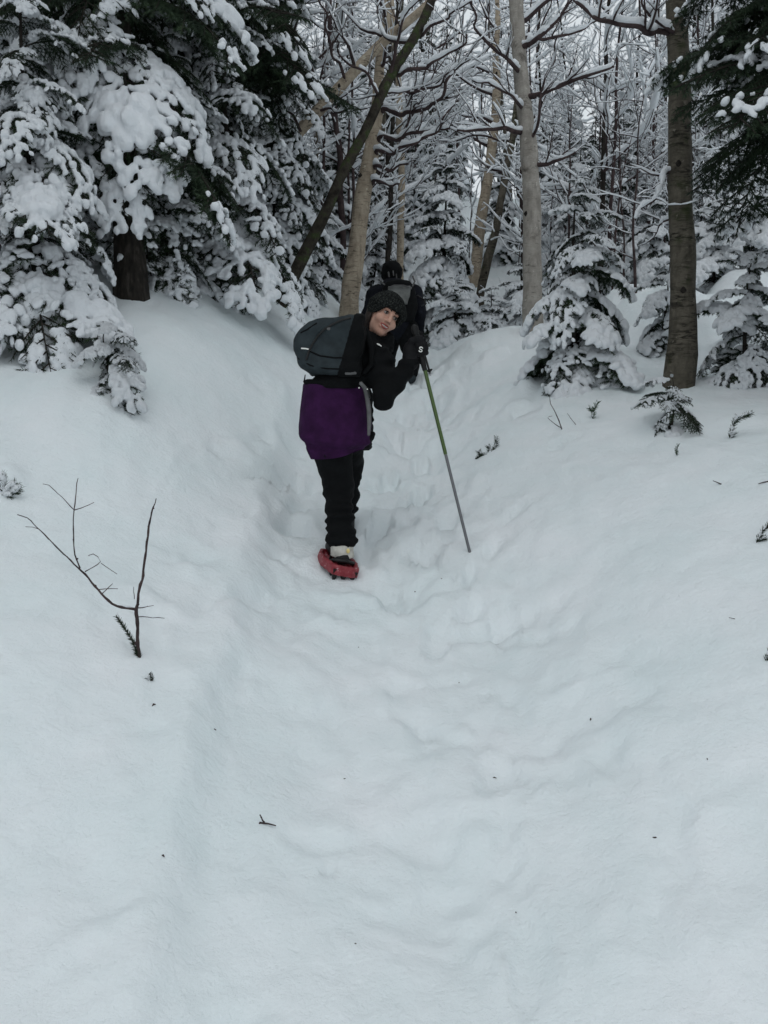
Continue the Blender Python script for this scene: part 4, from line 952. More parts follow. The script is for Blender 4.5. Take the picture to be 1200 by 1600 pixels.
# gloved hands
def glove(p, wrist, palm, axis, grip_r, side):
    """a fist closed round a bar running along axis through palm"""
    ax_ = np.asarray(axis, float) / np.linalg.norm(axis); w = wrist - palm; w -= ax_ * (w @ ax_); w /= np.linalg.norm(w); s_ = np.cross(ax_, w) * side
    R0 = palm + w * .0
    d = s_ell(p, palm + w * .040 + s_ * .012, (.040, .040, .046)); d = smin(d, s_cap(p, wrist, palm + w * .05, .046, .040), .02)
    for k, L in enumerate((.9, 1.0, .96, .82)):
        o = palm + ax_ * (.036 - .024 * k); pts = [o + w * .028 + s_ * .034, o - w * .020 + s_ * .034, o - w * .036 * L - s_ * .004, o - w * .016 - s_ * .032 * L, o + w * .008 - s_ * .030 * L]
        d = smin(d, s_chain(p, pts, [.0145, .0145, .0135, .0125, .0115], .004), .005)
    th = [palm + w * .052 + ax_ * .022 - s_ * .006, palm + w * .030 + ax_ * .046 - s_ * .026, palm - w * .002 + ax_ * .052 - s_ * .034, palm - w * .024 + ax_ * .048 - s_ * .022]
    return smin(d, s_chain(p, th, [.019, .0165, .0145, .0125], .005), .008)
tip = gpix(734, 863); grip_top = N(650, 522, -.06); pole_dir = (tip - grip_top) / np.linalg.norm(tip - grip_top)
hand_c = grip_top + pole_dir * .075
gl = put('glove', lambda p: glove(p, A['wr_r'], hand_c, -pole_dir, .014, -1) + wrinkle(p, .002, 30, 4), hand_c - .14, hand_c + .14, .0052, 'glove_cloth', per1, base1)
mb = MB(); sc = N(657.5, 546, -.145); su = np.array([.25, 0, .97]); sr = np.array([.97, 0, -.25])
tt = np.linspace(0, 1, 24); sx = np.where(tt < .5, np.cos(tt * 2 * 4.6 + .35), -np.cos((1 - tt) * 2 * 4.6 + .35)); sy = np.where(tt < .5, .5 + .5 * np.sin(tt * 2 * 4.6 + .35), -.5 - .5 * np.sin((1 - tt) * 2 * 4.6 + .35))
lg = np.array([sc + sr * a_ * .0085 + su * b_ * .0125 for a_, b_ in zip(sx, sy)]); 
mb.tube(lg, .0030, 'white_print', 6); obj('glove_logo', mb.mesh('glove_logo', origin=base1), gl)
def mitt(p):
    c = N(573, 686, .20); w = A['wr_l'] - c; w /= np.linalg.norm(w); x = np.array([1.0, 0, 0]); x -= w * (x @ w); x /= np.linalg.norm(x); y = np.cross(w, x)
    d = s_ell(p, c + w * .015, (.038, .034, .040)); d = smin(d, s_cap(p, A['wr_l'], c + w * .03, .044, .036), .02)
    for k, L in enumerate((.85, 1.0, .95, .8)):
        o = c + y * (.033 - .022 * k) * 1.0
        d = smin(d, s_chain(p, [o + x * .010, o - w * .030 + x * .016, o - w * .048 * L + x * .006, o - w * .052 * L - x * .018], [.0145, .0138, .013, .0115], .004), .005)
    return smin(d, s_chain(p, [c + w * .03 - y * .02, c + x * .035 - y * .03 + w * .008, c + x * .030 - y * .030 - w * .026], [.019, .015, .012], .005), .008)
put('glove', mitt, N(573, 686, .20) - .13, N(573, 686, .20) + .13, .006, 'glove_cloth', per1, base1)
# boots: pale gaiter band, black boot
def boot(p, ank, sole, heel, toe):
    d = s_cap(p, ank, heel + np.array([0, .05, .06]), .052, .050); d = smin(d, s_cap(p, heel + np.array([0, .02, .035]), toe + np.array([0, 0, .03]), .043, .036), .02)
    return np.maximum(d + wrinkle(p, .003, 20, 3), -(((p - heel) @ sole)))
sole_n = np.array([.26, -.04, .96]); sole_n /= np.linalg.norm(sole_n); sole_f = np.array([-.34, .92, -.06]); sole_f -= sole_n * (sole_f @ sole_n); sole_f /= np.linalg.norm(sole_f); sole_r = np.cross(sole_f, sole_n)
heel = N(535, 882, -.02); toe = heel + sole_f * .25
lo, hi = box_of([A['ankle'], heel, toe], .12)
bt = put('boot', lambda p: boot(p, A['ankle'] + np.array([0, .01, .0]), sole_n, heel, toe), lo, hi, .007, 'rubber', per1, base1)
gc = N(535, 856, .0)
put('gaiter', lambda p: np.maximum(np.maximum(s_cap(p, N(534, 840, .04), N(535, 866, .02), .066, .064) + wrinkle(p, .004, 24, 2), -s_cap(p, N(534, 830, .04), N(535, 875, .02), .052, .050)), np.maximum(p[:, 2] - N(534, 846)[2], N(535, 871)[2] - p[:, 2] - .1 * (p[:, 0] - gc[0]))), gc - .12, gc + .14, .006, 'white_cloth', per1, base1)
v2, f2_ = ball(N(544, 861, -.045), (.010, .006, .014)); obj('reflector', mesh('reflector', [(v2 - base1, f2_, 'amber')]), per1)
heel2 = f2 + np.array([0, -.06, .0]); lo, hi = box_of([A['ankle2'], f2], .2)
put('boot', lambda p: boot(p, A['ankle2'], np.array([0, -.2, .98]), heel2, heel2 + np.array([0, .25, .05])), lo, hi + np.array([0, .12, 0]), .010, 'rubber', per1, base1)
# snowshoe under the standing foot
ss_c = heel + sole_f * .05 - sole_n * .012
def ssl(x, y, z): return ss_c + sole_r * x + sole_f * y + sole_n * z
sn_root = thing('snowshoe', (ss_c[0], ss_c[1], gz(ss_c[0], ss_c[1])), 'red plastic snowshoe with black teeth under the lifted heel of the nearer hiker', 'snowshoe'); so = np.array(sn_root.location)
def deck(p):
    q = np.stack([(p - ss_c) @ sole_r, (p - ss_c) @ sole_f, (p - ss_c) @ sole_n], 1)
    o = [(-.075, -.12), (-.04, -.14), (.04, -.14), (.075, -.12), (.10, .0), (.10, .10), (.07, .18), (0, .205), (-.07, .18), (-.10, .10), (-.10, .0)]
    d2 = s_poly2(q[:, :2], o) - .0
    plate = np.maximum(d2, np.abs(q[:, 2]) - .006) 
    rail = np.maximum(np.abs(d2 + .010) - .011, np.abs(q[:, 2] + .004) - .026)
    plate = np.maximum(plate, -(np.maximum(np.abs(np.abs(q[:, 0]) - .040) - .022, np.abs(q[:, 1] + .075) - .022)))
    rib = np.maximum(np.maximum(np.abs(np.abs(q[:, 0]) - .045) - .007, np.abs(q[:, 2] - .004) - .010), d2 + .01)
    return np.minimum(np.minimum(plate, rail), rib) - .002
V, Q = sdf_mesh(deck, ss_c - .42, ss_c + .42, .0085); obj('deck', mesh('deck', [(V - so, Q, 'red_plastic')]), sn_root)
for x in (-.05, .0, .05):
    mb = MB()
    for y0 in (-.125, -.07):
        c = ssl(x, y0, -.018); v2 = np.array([ssl(x - .021, y0 - .012, .004), ssl(x + .021, y0 - .012, .004), ssl(x + .021, y0 + .03, -.010), ssl(x - .021, y0 + .03, -.010), ssl(x - .004, y0 + .008, -.075), ssl(x + .004, y0 + .008, -.075)])
        mb.add(v2, np.array([[0, 1, 5, 4], [2, 3, 4, 5]]), 'rubber'); mb.add(v2, np.array([[1, 2, 5], [3, 0, 4]]), 'rubber')
    obj('crampon_tooth', mb.mesh('crampon_tooth', False, so), sn_root)
mb = MB()
for s in (-1, 1): mb.tube([ssl(.052 * s, .02, .005), ssl(.056 * s, .02, .045), ssl(.035 * s, .02, .085), ssl(0, .02, .095)], .007, 'black_plastic', 6)
mb.tube([ssl(-.062, -.02, .012), ssl(-.058, -.055, .03), ssl(0, -.075, .04), ssl(.058, -.055, .03), ssl(.062, -.02, .012)], .011, 'black_plastic', 8); obj('binding', mb.mesh('binding', origin=so), sn_root)
# trekking pole
def trek_pole(top, tp, label, parts, ref, with_basket=False, grip=.20):
    root = thing('trekking_pole', tp, label, 'trekking pole'); d_ = tp - top; L = np.linalg.norm(d_); d_ /= L
    mb = MB(); mb.tube([top - d_ * .045, top - d_ * .03, top, top + d_ * .03, top + d_ * .10, top + d_ * grip], [.016, .021, .017, .0155, .017, .0135], 'rubber', 10); obj('grip', mb.mesh('grip', origin=tp), root)
    t0 = grip
    for nm, t1, r, mt in parts:
        mb = MB(); mb.tube([top + d_ * t0, top + d_ * (t1 if t1 else L)], r, mt, 10)
        if mt == 'pole_green': mb.tube([top + d_ * t0 + np.array([-.0048, -.0055, 0]), top + d_ * t1 + np.array([-.0048, -.0055, 0])], .0035, 'black_plastic', 6)
        obj(nm, mb.mesh(nm, origin=tp), root); t0 = t1 or L
    mb = MB(); mb.tube([tp - d_ * .03, tp + d_ * .04], [.007, .003], 'steel', 8); obj('tip', mb.mesh('tip', origin=tp), root)
    mb = MB(); a_ = np.cross(d_, [0, 1, 0]); a_ /= np.linalg.norm(a_)
    mb.tube([top - d_ * .01, top + a_ * ref * .03 + d_ * .05, top + a_ * ref * .035 + d_ * .12, top + a_ * ref * .012 + d_ * .16], [.006, .008, .008, .006], 'black_cloth', 6); obj('strap', mb.mesh('strap', origin=tp), root)
    if with_basket:
        mb = MB(); c = tp - d_ * .04; mb.tube([c - d_ * .008, c, c + d_ * .006], [.012, .038, .034], 'black_plastic', 12); obj('basket', mb.mesh('basket', origin=tp), root)
    return root
L1 = np.linalg.norm(tip - grip_top)
trek_pole(grip_top, tip, 'green and grey trekking pole planted in the snow by the nearer hiker', [('upper_shaft', L1 * .54, .0105, 'pole_green'), ('lower_shaft', None, .0088, 'pole_grey')], -1)
# daypack on the back of the nearer hiker
pk_c = N(514, 543, -.05); px_m = D / FPX
pk_out = [(460, 548), (461, 532), (470, 516), (484, 503), (510, 497), (545, 493), (566, 497), (566, 540), (560, 586), (520, 589), (484, 586), (470, 575), (462, 562)]
pk_poly = [((a_ - 514) * px_m, (543 - b_) * px_m) for a_, b_ in pk_out]
pk_r = np.array([.90, -.42, 0.0]); pk_r /= np.linalg.norm(pk_r)
pk = thing('backpack', pk_c - np.array([0, 0, .16]), 'charcoal grey daypack with a curved zip on the back of the nearer hiker', 'backpack'); pko = np.array(pk.location)
def pack(p, grow_=0.0):
    q = p - pk_c; u = q[:, 0]; w = q[:, 2]; dep = q[:, 1] + .30 * q[:, 0]
    d2 = s_poly2(np.stack([u, w], 1), pk_poly) + .055 - grow_
    dd = np.abs(dep - .03 + .10 * np.clip(d2 + .1, 0, .2)) - .115
    r = .055
    return np.minimum(np.maximum(d2, dd + r), 0) + np.sqrt(np.maximum(d2, 0) ** 2 + np.maximum(dd + r, 0) ** 2) - r + wrinkle(p, .012, 8, 7) + .004 * np.sin(w * 60 + 6 * noise3(p * 5, 8))
V, Q = sdf_mesh(pack, pk_c - .28, pk_c + .28, .009); obj('main_bag', mesh('main_bag', [(V - pko, Q, 'charcoal_cloth')]), pk)
def on_pack(px, py, lift=.004):
    """front surface of the bag along a sight line"""
    dd = np.linspace(-.35, .25, 500); q = np.array([N(px, py, t) for t in dd]).astype(np.float32); f = pack(q); i = int(np.argmax(f < 0)) if (f < 0).any() else 300
    return q[i] - FWD * lift
mb = MB(); zl = np.array([on_pack(a_, b_) for a_, b_ in [(548, 497), (535, 500), (520, 507), (507, 515), (497, 525), (489, 537), (483, 548), (479, 562)]]); mb.tube(zl, .006, 'black_plastic', 6); zp = obj('zip', mb.mesh('zip', origin=pko), pk)
v2, f2_ = ball(on_pack(513.5, 513.5), (.010, .004, .010)); obj('emblem', mesh('emblem', [(v2 - pko, f2_, 'strap_grey')]), pk)
mb = MB(); mb.tube([on_pack(471, 544.5), on_pack(478, 545), on_pack(485, 546.5)], .0042, 'white_print', 6); obj('reflective_strip', mb.mesh('reflective_strip', origin=pko), pk)
for ln in ([(466, 560), (485, 571), (510, 576), (538, 577)], [(482, 548), (500, 556), (522, 559), (540, 559)], [(470, 520), (480, 515), (495, 505)]):
    mb = MB(); mb.tube(np.array([on_pack(a_, b_, .001) for a_, b_ in ln]), .0045, 'black_cloth', 6); obj('compression_strap', mb.mesh('compression_strap', origin=pko), pk)
mb = MB(); mb.tube([on_pack(540, 583), on_pack(549, 583), on_pack(556, 582)], .011, 'strap_grey', 7); obj('buckle', mb.mesh('buckle', origin=pko), pk)
put('side_panel_shade', lambda p: np.maximum(pack(p, .004) - .004, (N(541, 540)[0] + .30 * (p[:, 2] - pk_c[2]) - p[:, 0])), pk_c - .28, pk_c + .28, .009, 'black_cloth', pk, pko)  # shadow on the bag's right side, put in as black cloth
mb = MB(); sp = [N(558, 500, .0), N(572, 518, -.03), N(580, 545, -.055), N(580, 570, -.06), N(568, 584, -.06)]; mb.tube(sp, [.016, .018, .018, .016, .012], 'black_cloth', 8); obj('shoulder_strap', mb.mesh('shoulder_strap', origin=pko), pk)
mb = MB(); mb.tube([on_pack(477, 586), N(476, 592, -.03), N(475, 597, -.03)], [.003, .004, .006], 'black_cloth', 5); obj('webbing_end', mb.mesh('webbing_end', origin=pko), pk)
mb = MB(); th = np.linspace(0, 2 * math.pi, 40); wc = N(522, 598, .06); mb.tube(np.stack([wc[0] + np.cos(th) * .150, wc[1] + np.sin(th) * .135, wc[2] + 0 * th], 1), .020, 'black_cloth', 8); obj('hip_belt', mb.mesh('hip_belt', origin=pko), pk)

# ---- the farther hiker, bent forward, walking on up the trail
g2 = gpix(640, 596); D2 = float((g2 - CAM) @ FWD); print('far depth', D2)
def W(px, py, dd=0.0): return P(px, py, D2 + dd)
k2 = D2 / 10.0
B = dict(an_r=W(641, 583, .0), kn_r=W(644, 553, .12), hp_r=W(635, 515, .0), an_l=W(606, 578, .35), kn_l=W(605, 552, .32), hp_l=W(610, 515, .02), pel=W(622, 508, .0), chest=W(616, 462, .30), neck=W(612, 446, .38),
         sh_r=W(645, 462, .20), el_r=W(655, 490, .08), wr_r=W(654, 518, .12), sh_l=W(588, 462, .22), el_l=W(576, 492, .12), wr_l=W(585, 515, .30))
HC2 = W(612, 431, .42); HF2 = frame((.02, .25, .95), (0, .95, -.25))
base2 = g2.copy(); base2[2] = gz(g2[0], g2[1])
per2 = thing('person', base2, 'person all in black climbing away up the trail beyond the nearer hiker', 'person')
def body2(p):
    d = s_chain(p, [B['hp_r'], B['kn_r'], B['an_r']], [.08, .055, .04]); d = smin(d, s_chain(p, [B['hp_l'], B['kn_l'], B['an_l']], [.08, .055, .04]), .03)
    d = smin(d, s_chain(p, [B['pel'], B['chest'], B['neck'], HC2 - HF2[:, 2] * .06], [.13, .13, .06, .05]), .04)
    for s in 'rl': d = smin(d, s_chain(p, [B['sh_' + s], B['el_' + s], B['wr_' + s]], [.055, .04, .03]), .03)
    return smin(d, head_sdf(p, HC2, HF2), .015)
lo, hi = box_of(list(B.values()) + [HC2], .2)
put('body', body2, lo, hi, .017, 'skin', per2, base2)
def jacket2(p):
    d = s_chain(p, [B['pel'], B['chest']], [.165, .185]); d = smin(d, s_cap(p, B['sh_r'], B['sh_l'], .10, .10), .05)
    for s in 'rl': d = smin(d, s_chain(p, [B['sh_' + s], B['el_' + s], B['wr_' + s]], [.10, .078, .052]), .04)
    d = smin(d, s_cap(p, B['chest'], B['neck'], .13, .095), .04)
    return d + wrinkle(p, .012, 9, 12)
put('jacket', jacket2, lo, hi, .015, 'navy_cloth', per2, base2)
def trousers2(p):
    d = s_chain(p, [B['hp_r'], B['kn_r'], B['an_r']], [.125, .095, .080]); d = smin(d, s_chain(p, [B['hp_l'], B['kn_l'], B['an_l']], [.125, .095, .080]), .02)
    return d + wrinkle(p, .010, 10, 14)
put('trousers', trousers2, lo, hi, .015, 'black_cloth', per2, base2)
def hood2(p):
    q = (p - HC2) @ HF2; return s_ell(q, (0, -.01, .03), (.118, .135, .128)) + wrinkle(p, .006, 14, 15)
hd = put('hood', hood2, HC2 - .2, HC2 + .22, .012, 'black_cloth', per2, base2)
for a_, b_, c_ in ((607, 425, .004), (614, 423, .003), (619, 428, .002)):
    q = [W(a_, b_, .27), W(a_ + 1, b_ + 8, .27)]; mb = MB(); mb.tube(q, .010 if a_ < 610 else .007, 'strap_grey', 6); obj('hood_stripe', mb.mesh('hood_stripe', origin=base2), hd)
def boot2(p, an, f): return np.maximum(smin(s_cap(p, an, f + np.array([0, .02, .06]), .062, .060), s_cap(p, f + np.array([0, -.04, .045]), f + np.array([0, .2, .08]), .055, .05), .03), (f[2] - .02) - p[:, 2])
for s in 'rl':
    f = B['an_' + s].copy(); f[2] = gz(f[0], f[1]); lo3, hi3 = box_of([B['an_' + s], f, f + np.array([0, .2, 0])], .12)
    put('boot', lambda p: boot2(p, B['an_' + s], f), lo3, hi3, .013, 'charcoal_cloth', per2, base2)
tip2 = gpix(672, 584); top2 = W(655, 523, .02); pd2 = (tip2 - top2) / np.linalg.norm(tip2 - top2)
put('glove', lambda p: glove(p, B['wr_r'], top2 + pd2 * .04, -pd2, .014, -1), top2 - .16, top2 + .16, .008, 'glove_cloth', per2, base2)
put('glove', lambda p: glove(p, B['wr_l'], B['wr_l'] + np.array([0, .09, -.02]), np.array([0, .1, 1.]), .014, 1), B['wr_l'] - .18, B['wr_l'] + .22, .009, 'glove_cloth', per2, base2)
trek_pole(top2, tip2, 'thin dark trekking pole in the right hand of the farther hiker', [('upper_shaft', .42, .011, 'black_plastic'), ('lower_shaft', None, .009, 'pole_grey')], 1, True, .16)
pc = W(622, 464, .03); pk2 = thing('backpack', pc - np.array([0, 0, .25]), 'black rucksack with a grey pocket on the back of the farther hiker', 'backpack'); po2 = np.array(pk2.location)
px2 = D2 / FPX
def pack2(p, poly, c, th_, r):
    q = p - c; dep = q[:, 1] * .93 - q[:, 2] * .36; d2 = s_poly2(np.stack([q[:, 0], q[:, 2]], 1), poly) + r; dd = np.abs(dep) - th_ + r
    return np.minimum(np.maximum(d2, dd), 0) + np.sqrt(np.maximum(d2, 0) ** 2 + np.maximum(dd, 0) ** 2) - r + wrinkle(p, .008, 8, 17)
def toworld(out, cx, cy): return [((a_ - cx) * px2, (cy - b_) * px2) for a_, b_ in out]
body_poly = toworld([(598, 450), (604, 440), (622, 436), (640, 439), (648, 452), (652, 480), (646, 506), (608, 506), (597, 480)], 622, 464)
put('main_bag', lambda p: pack2(p, body_poly, pc, .13, .05), pc - .45, pc + .45, .014, 'black_cloth', pk2, po2)
pc2 = W(624, 461, -.10); lid = toworld([(606, 447), (641, 447), (641, 462), (636, 476), (611, 476), (606, 466)], 624, 461)
pocket = put('pocket', lambda p: pack2(p, lid, pc2, .05, .025), pc2 - .25, pc2 + .25, .010, 'grey_cloth', pk2, po2)
mb = MB(); mb.tube([W(608, 449, -.155), W(616, 446, -.16), W(630, 446, -.16), W(640, 449, -.155)], .009, 'strap_grey', 6); obj('pocket_zip', mb.mesh('pocket_zip', origin=po2), pocket)
mb = MB(); mb.tube([W(592, 437, .05), W(600, 444, -.03), W(607, 450, -.08)], .008, 'strap_grey', 6); obj('webbing', mb.mesh('webbing', origin=po2), pk2)
mb = MB(); mb.tube([W(641, 452, -.10), W(645, 446, -.04), W(648, 440, .02), W(645, 432, .10)], .010, 'strap_grey', 6); obj('webbing', mb.mesh('webbing', origin=po2), pk2)
mb = MB(); mb.tube([W(652, 462, .0), W(662, 468, .0), W(665, 476, .0), W(659, 478, .0)], [.012, .010, .009, .007], 'black_plastic', 6); obj('dangling_loop', mb.mesh('dangling_loop', origin=po2), pk2)
#%%SMALL
# ------------------------------------------------------------------ twigs and sprigs poking out of the snow
def twig_thing(name, lines, label, cat, mat='bark_twig', depth=None, group=None, needles=(), snow=0, seed=0):
    """lines: lists of (px, py, radius in mm[, depth change]); the first point of the first line stands in the snow"""
    b0 = gpix(*lines[0][0][:2]); d0 = float((b0 - CAM) @ FWD); g = np.random.default_rng(seed)
    root = thing(name, b0, label, cat, group)
    for k, ln in enumerate(lines):
        q = np.array([P(a[0], a[1], d0 + (a[3] if len(a) > 3 else 0)) for a in ln]); r = np.array([a[2] for a in ln]) * .001
        if k == 0: q = np.vstack([q[0] + (q[0] - q[1]) * .15 - np.array([0, 0, .04]), q]); r = np.concatenate([r[:1], r])
        u = np.concatenate([[0], np.cumsum(np.linalg.norm(np.diff(q, axis=0), axis=1))]); ui = np.linspace(0, u[-1], max(4, int(u[-1] / .018)))
        fq = np.stack([np.interp(ui, u, q[:, j]) for j in range(3)], 1); fr = np.interp(ui, u, r)
        fq[1:-1] += np.stack([noise2(ui * 30, ui * 0 + j, seed + k) for j in range(3)], 1)[1:-1] * .0025; fr = fr * (1 + .22 * noise2(ui * 70, ui * 0, seed + k + 5))
        mb = MB(); mb.tube(fq, fr, mat, 7)
        for i in range(2, len(fq) - 1, 4):      # buds and knots
            if g.random() < .5:
                v_, f_ = ball(fq[i] + g.normal(size=3) * fr[i] * .5, (fr[i] * 1.25,) * 3, None, 5); mb.add(v_, f_, mat)
        br = obj('stem' if k == 0 else 'shoot', mb.mesh('stem', origin=b0), root)
        if snow:
            sb = MB(); snow_on(sb, fq, fr, g, snow, 6)
            if sb.v: tag(obj('snow', sb.mesh('twig_snow', origin=b0), br), kind='stuff')
    for ln, rr in needles:
        q = np.array([P(a[0], a[1], d0 + (a[2] if len(a) > 2 else 0)) for a in ln]); sprig_needles(root, q, rr, b0, g)
    return root
def sprig_needles(root, q, rr, b0, g, mat='needles', snow=0.0, dens=1500):
    u = np.concatenate([[0], np.cumsum(np.linalg.norm(np.diff(q, axis=0), axis=1))]); n = int(u[-1] * dens) + 12
    t = g.random(n) * u[-1]; c = np.stack([np.interp(t, u, q[:, j]) for j in range(3)], 1)
    ax = (q[-1] - q[0]) / np.linalg.norm(q[-1] - q[0]); nd = g.normal(size=(n, 3)); nd -= (nd @ ax)[:, None] * ax; nd /= np.linalg.norm(nd, axis=1)[:, None]; nd = nd * .8 + ax * .7; nd /= np.linalg.norm(nd, axis=1)[:, None]
    sd = np.cross(nd, g.normal(size=(n, 3))); sd /= np.linalg.norm(sd, axis=1)[:, None]; L = rr * g.uniform(.7, 1.2, n)
    V = np.stack([c - sd * .0022, c + sd * .0022, c + nd * L[:, None]], 1).reshape(-1, 3)
    mb = MB(); mb.tube(q, .002, 'bark_twig', 5); mb.add(V, np.arange(3 * n).reshape(-1, 3), mat); sp = obj('needle_sprig', mb.mesh('needle_sprig', False, b0), root)
    if snow:
        bl = [(*(c[i] + np.array([0, 0, rr * .35])), g.uniform(.6, 1.1) * rr * snow) for i in range(0, n, max(1, int(n / 26)))]
        sv, sf = ball_snow(np.array(bl) - np.array([0, 0, 0, 0]), rr * .22, .8, rr * .3, 0.0) if False else snow_blob(bl, rr)
        tag(obj('snow', mesh('sprig_snow', [(sv - b0, sf, 'tree_snow')]), sp), kind='stuff')
def snow_blob(bl, rr):
    b = np.array(bl); lo = b[:, :3].min(0) - 2.2 * rr; hi = b[:, :3].max(0) + 2.2 * rr
    def fn(p):
        d = None
        for x, y, z, r in b:
            e = np.linalg.norm((p - np.array([x, y, z], np.float32)) * np.array([1, 1, 1.15], np.float32), axis=1) - r
            d = e if d is None else smin(d, e, rr * .25)
        return d + .15 * rr * noise3(p / rr * .8, 3)
    return sdf_mesh(fn, lo, hi, max(rr * .22, .004))
twig_thing('bare_branch', [
    [(217, 1028, 6.5), (215, 990, 6.5), (213, 952, 6.5), (217, 930, 6), (224, 893, 5), (230, 850, 4), (232, 830, 4), (238, 800, 3), (244, 779, 1.8)],
    [(213, 952, 5.5), (195, 949, 5.5, -.02), (177, 945, 5, -.04), (160, 930, 4.5, -.06), (143, 910, 4, -.07), (133, 897, 4, -.08), (123, 887, 3, -.08), (100, 866, 2.6, -.09), (77, 843, 2.3, -.1), (50, 817, 1.8, -.1), (40, 808, 1.6, -.1), (27, 804, 1.4, -.1)],
    [(125, 888, 2.8, -.08), (118, 870, 2.5, -.06), (115, 850, 2.4, -.05), (115, 820, 2.2, -.04), (116, 797, 2.2, -.04), (118, 770, 1.8, -.03), (122, 747, 1.5, -.03)],
    [(116, 797, 1.8, -.04), (98, 778, 1.5, -.06), (80, 760, 1.4, -.08), (67, 756, 1.2, -.09)], [(116, 797, 1.8, -.04), (132, 793, 1.5, -.02), (147, 785, 1.2, -.01)],
    [(133, 893, 1.9, -.08), (147, 886, 1.6, -.1), (158, 880, 1.6, -.11), (152, 869, 1.4, -.11), (143, 864, 1.4, -.11), (138, 868, 1.2, -.11)], [(158, 880, 1.6, -.11), (170, 888, 1.4, -.12), (183, 897, 1.2, -.12)],
    [(160, 927, 1.7, -.06), (168, 919, 1.4, -.08), (176, 912, 1.2, -.09)], [(155, 921, 1.5, -.06), (170, 921, 1.3, -.08), (184, 920, 1.1, -.09)], [(76, 843, 1.6, -.1), (58, 824, 1.4, -.11), (40, 823, 1.1, -.12)],
    [(214, 950, 2.0), (226, 948, 1.6, -.02), (240, 946, 1.2, -.04)], [(215, 964, 2.0), (236, 965, 1.5, -.02), (257, 966, 1.1, -.03)], [(210, 936, 1.5), (209, 926, 1.4), (209, 917, 1.2)]],
    'forked bare dark branch standing up out of the snow at the left', 'branch', snow=.45, seed=3,
    needles=[([(216, 1026), (208, 1004), (197, 985), (182, 963)], .018), ([(219, 1030), (213, 1014)], .018)])
def sprig(px, py, pts, label, rr=.022, snow=.45, name='spruce_sprig', mat='needles', cat='sprig', group=None, seed=0, dens=1500):
    b0 = gpix(px, py); d0 = float((b0 - CAM) @ FWD); root = thing(name, b0, label, cat, group); g = np.random.default_rng(seed + int(px))
    for k, ln in enumerate(pts):
        q = np.array([P(a, b_, d0 - .01 * i) for i, (a, b_) in enumerate(ln)]); sprig_needles(root, q, rr, b0, g, mat, snow, dens)
    return root
sprig(237, 1064, [[(237, 1068), (238, 1060), (234, 1052)], [(236, 1068), (230, 1060)]], 'small tuft of spruce needles below the forked bare branch', .014, .25)
sprig(745, 718, [[(742, 717), (752, 713), (764, 710), (772, 702)], [(772, 704), (776, 694), (775, 684)], [(752, 713), (748, 706)], [(766, 708), (763, 698)]], 'green spruce sprig lying in the snow right of the green pole', .034, .12)
sprig(926, 655, [[(926, 655), (927, 643), (934, 628)], [(927, 645), (921, 638)]], 'upright green spruce tip between forked twig and knee-high sapling', .034, .12, mat='needles_fresh')
sprig(1142, 685, [[(1140, 684), (1144, 668), (1152, 652)], [(1146, 660), (1160, 652), (1174, 646)], [(1143, 684), (1148, 676)]], 'half-buried spruce sprig with a snow cap at the right', .032, .26)
sprig(1182, 848, [[(1182, 848), (1190, 832), (1204, 818)], [(1186, 846), (1195, 842)]], 'dark spruce tip hanging in at the right edge, higher of two', .026, .12)
sprig(1197, 1032, [[(1197, 1034), (1202, 1024), (1206, 1012)], [(1198, 1036), (1206, 1034)]], 'dark spruce tip at the right edge, lower of two', .024, .12)
sprig(14, 775, [[(8, 772), (14, 764), (24, 756)], [(4, 768), (6, 752), (2, 742)], [(16, 772), (24, 770), (30, 762)], [(2, 776), (10, 776), (16, 776)]], 'snow-capped spruce tuft at the left edge above the forked branch', .036, .34)
sprig(1058, 712, [[(1058, 712), (1056, 704), (1060, 694)]], 'tiny green tuft in the snow below the knee-high spruce sapling', .018, .2, mat='needles_fresh')
twig_thing('forked_twig', [[(878, 671, 4), (873, 656, 3.5), (866, 640, 3), (860, 630, 2.5), (858, 618, 1.6)], [(876, 668, 3), (866, 662, 2.5), (855, 652, 2), (863, 650, 1.6)]], 'thin forked dark twig left of the upright green tip', 'twig', seed=5)
twig_thing('stick', [[(900, 664, 2.5), (893, 655, 2), (886, 646, 1.5)]], 'tiny slanting stick beside the forked twig', 'twig', seed=6)
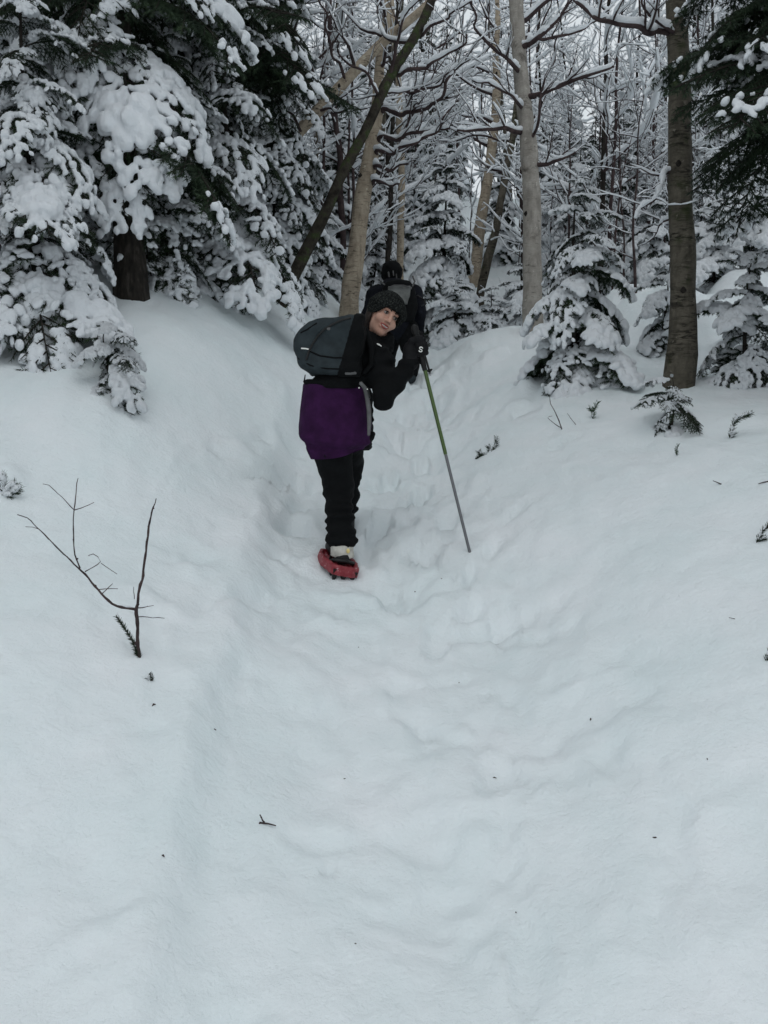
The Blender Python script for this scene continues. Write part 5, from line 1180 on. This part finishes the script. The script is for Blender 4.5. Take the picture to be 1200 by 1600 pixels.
twig_thing('stick', [[(1128, 757, 3.5), (1120, 754, 3), (1114, 751, 2)]], 'short dark stick on the snow at the right', 'twig', seed=7)
twig_thing('stick', [[(1204, 752, 4), (1194, 754, 3), (1185, 756, 2)]], 'dark stick at the right edge beside the short one', 'twig', seed=8)
twig_thing('stick', [[(1150, 967, 2), (1144, 966, 2), (1139, 965, 1.5)]], 'tiny dark stick on the snow low at the right', 'twig', seed=9)
twig_thing('three_pronged_twig', [[(402, 1288, 3.5), (410, 1284, 4), (416, 1286, 3), (431, 1290, 2)], [(413, 1285, 3), (409, 1278, 2.4), (406, 1273, 1.8)]], 'small three-pronged dark twig lying on the foreground snow', 'twig', seed=10, snow=0)
for k, (a, b_, s, lab) in enumerate([(648, 926, 5, 'black speck of bark on the trail below the pole tip'), (240, 1102, 4, 'dark bit of bark below the needle tuft'), (717, 1068, 2.5, 'speck of bark on the snow at the centre'), (923, 1125, 3.5, 'speck of bark on the snow right of centre'), (1025, 1311, 3.5, 'brown speck of bark on the lower right snow'),
        (555, 1477, 3.5, 'sliver of bark low in the foreground'), (255, 1338, 3, 'sliver of bark on the lower left snow'), (335, 1141, 3, 'pale speck of bark right of the needle tuft'), (538, 1218, 2, 'tiny speck of bark on the foreground snow'), (772, 1216, 2.5, 'tan speck of bark near the deep footprint'), (806, 1427, 2.2, 'tiny speck of bark on the low right foreground'), (1105, 1187, 2, 'tiny speck of bark on the right snow'), (560, 1012, 1.8, 'tiny speck below the snowshoe'), (690, 905, 2, 'tiny dark speck under the pole tip')]):
    c = gpix(a, b_); g = np.random.default_rng(k + 60); u = np.array([g.normal(), g.normal() * .6, .1]); u /= np.linalg.norm(u); s_ = s * .00095
    mb = MB(); mb.tube([c - u * s_ * 2.2, c + np.array([0, 0, s_ * .6]), c + u * s_ * 2.4 + g.normal(size=3) * s_ * .6], [s_ * .5, s_, s_ * .35], 'bark_twig', 6)
    o = obj('bark_fragment', mb.mesh('bark_fragment', origin=c), None, tuple(c + np.array([0, 0, .002]))); tag(o, lab, 'bark', 'bits of bark strewn on the snow')
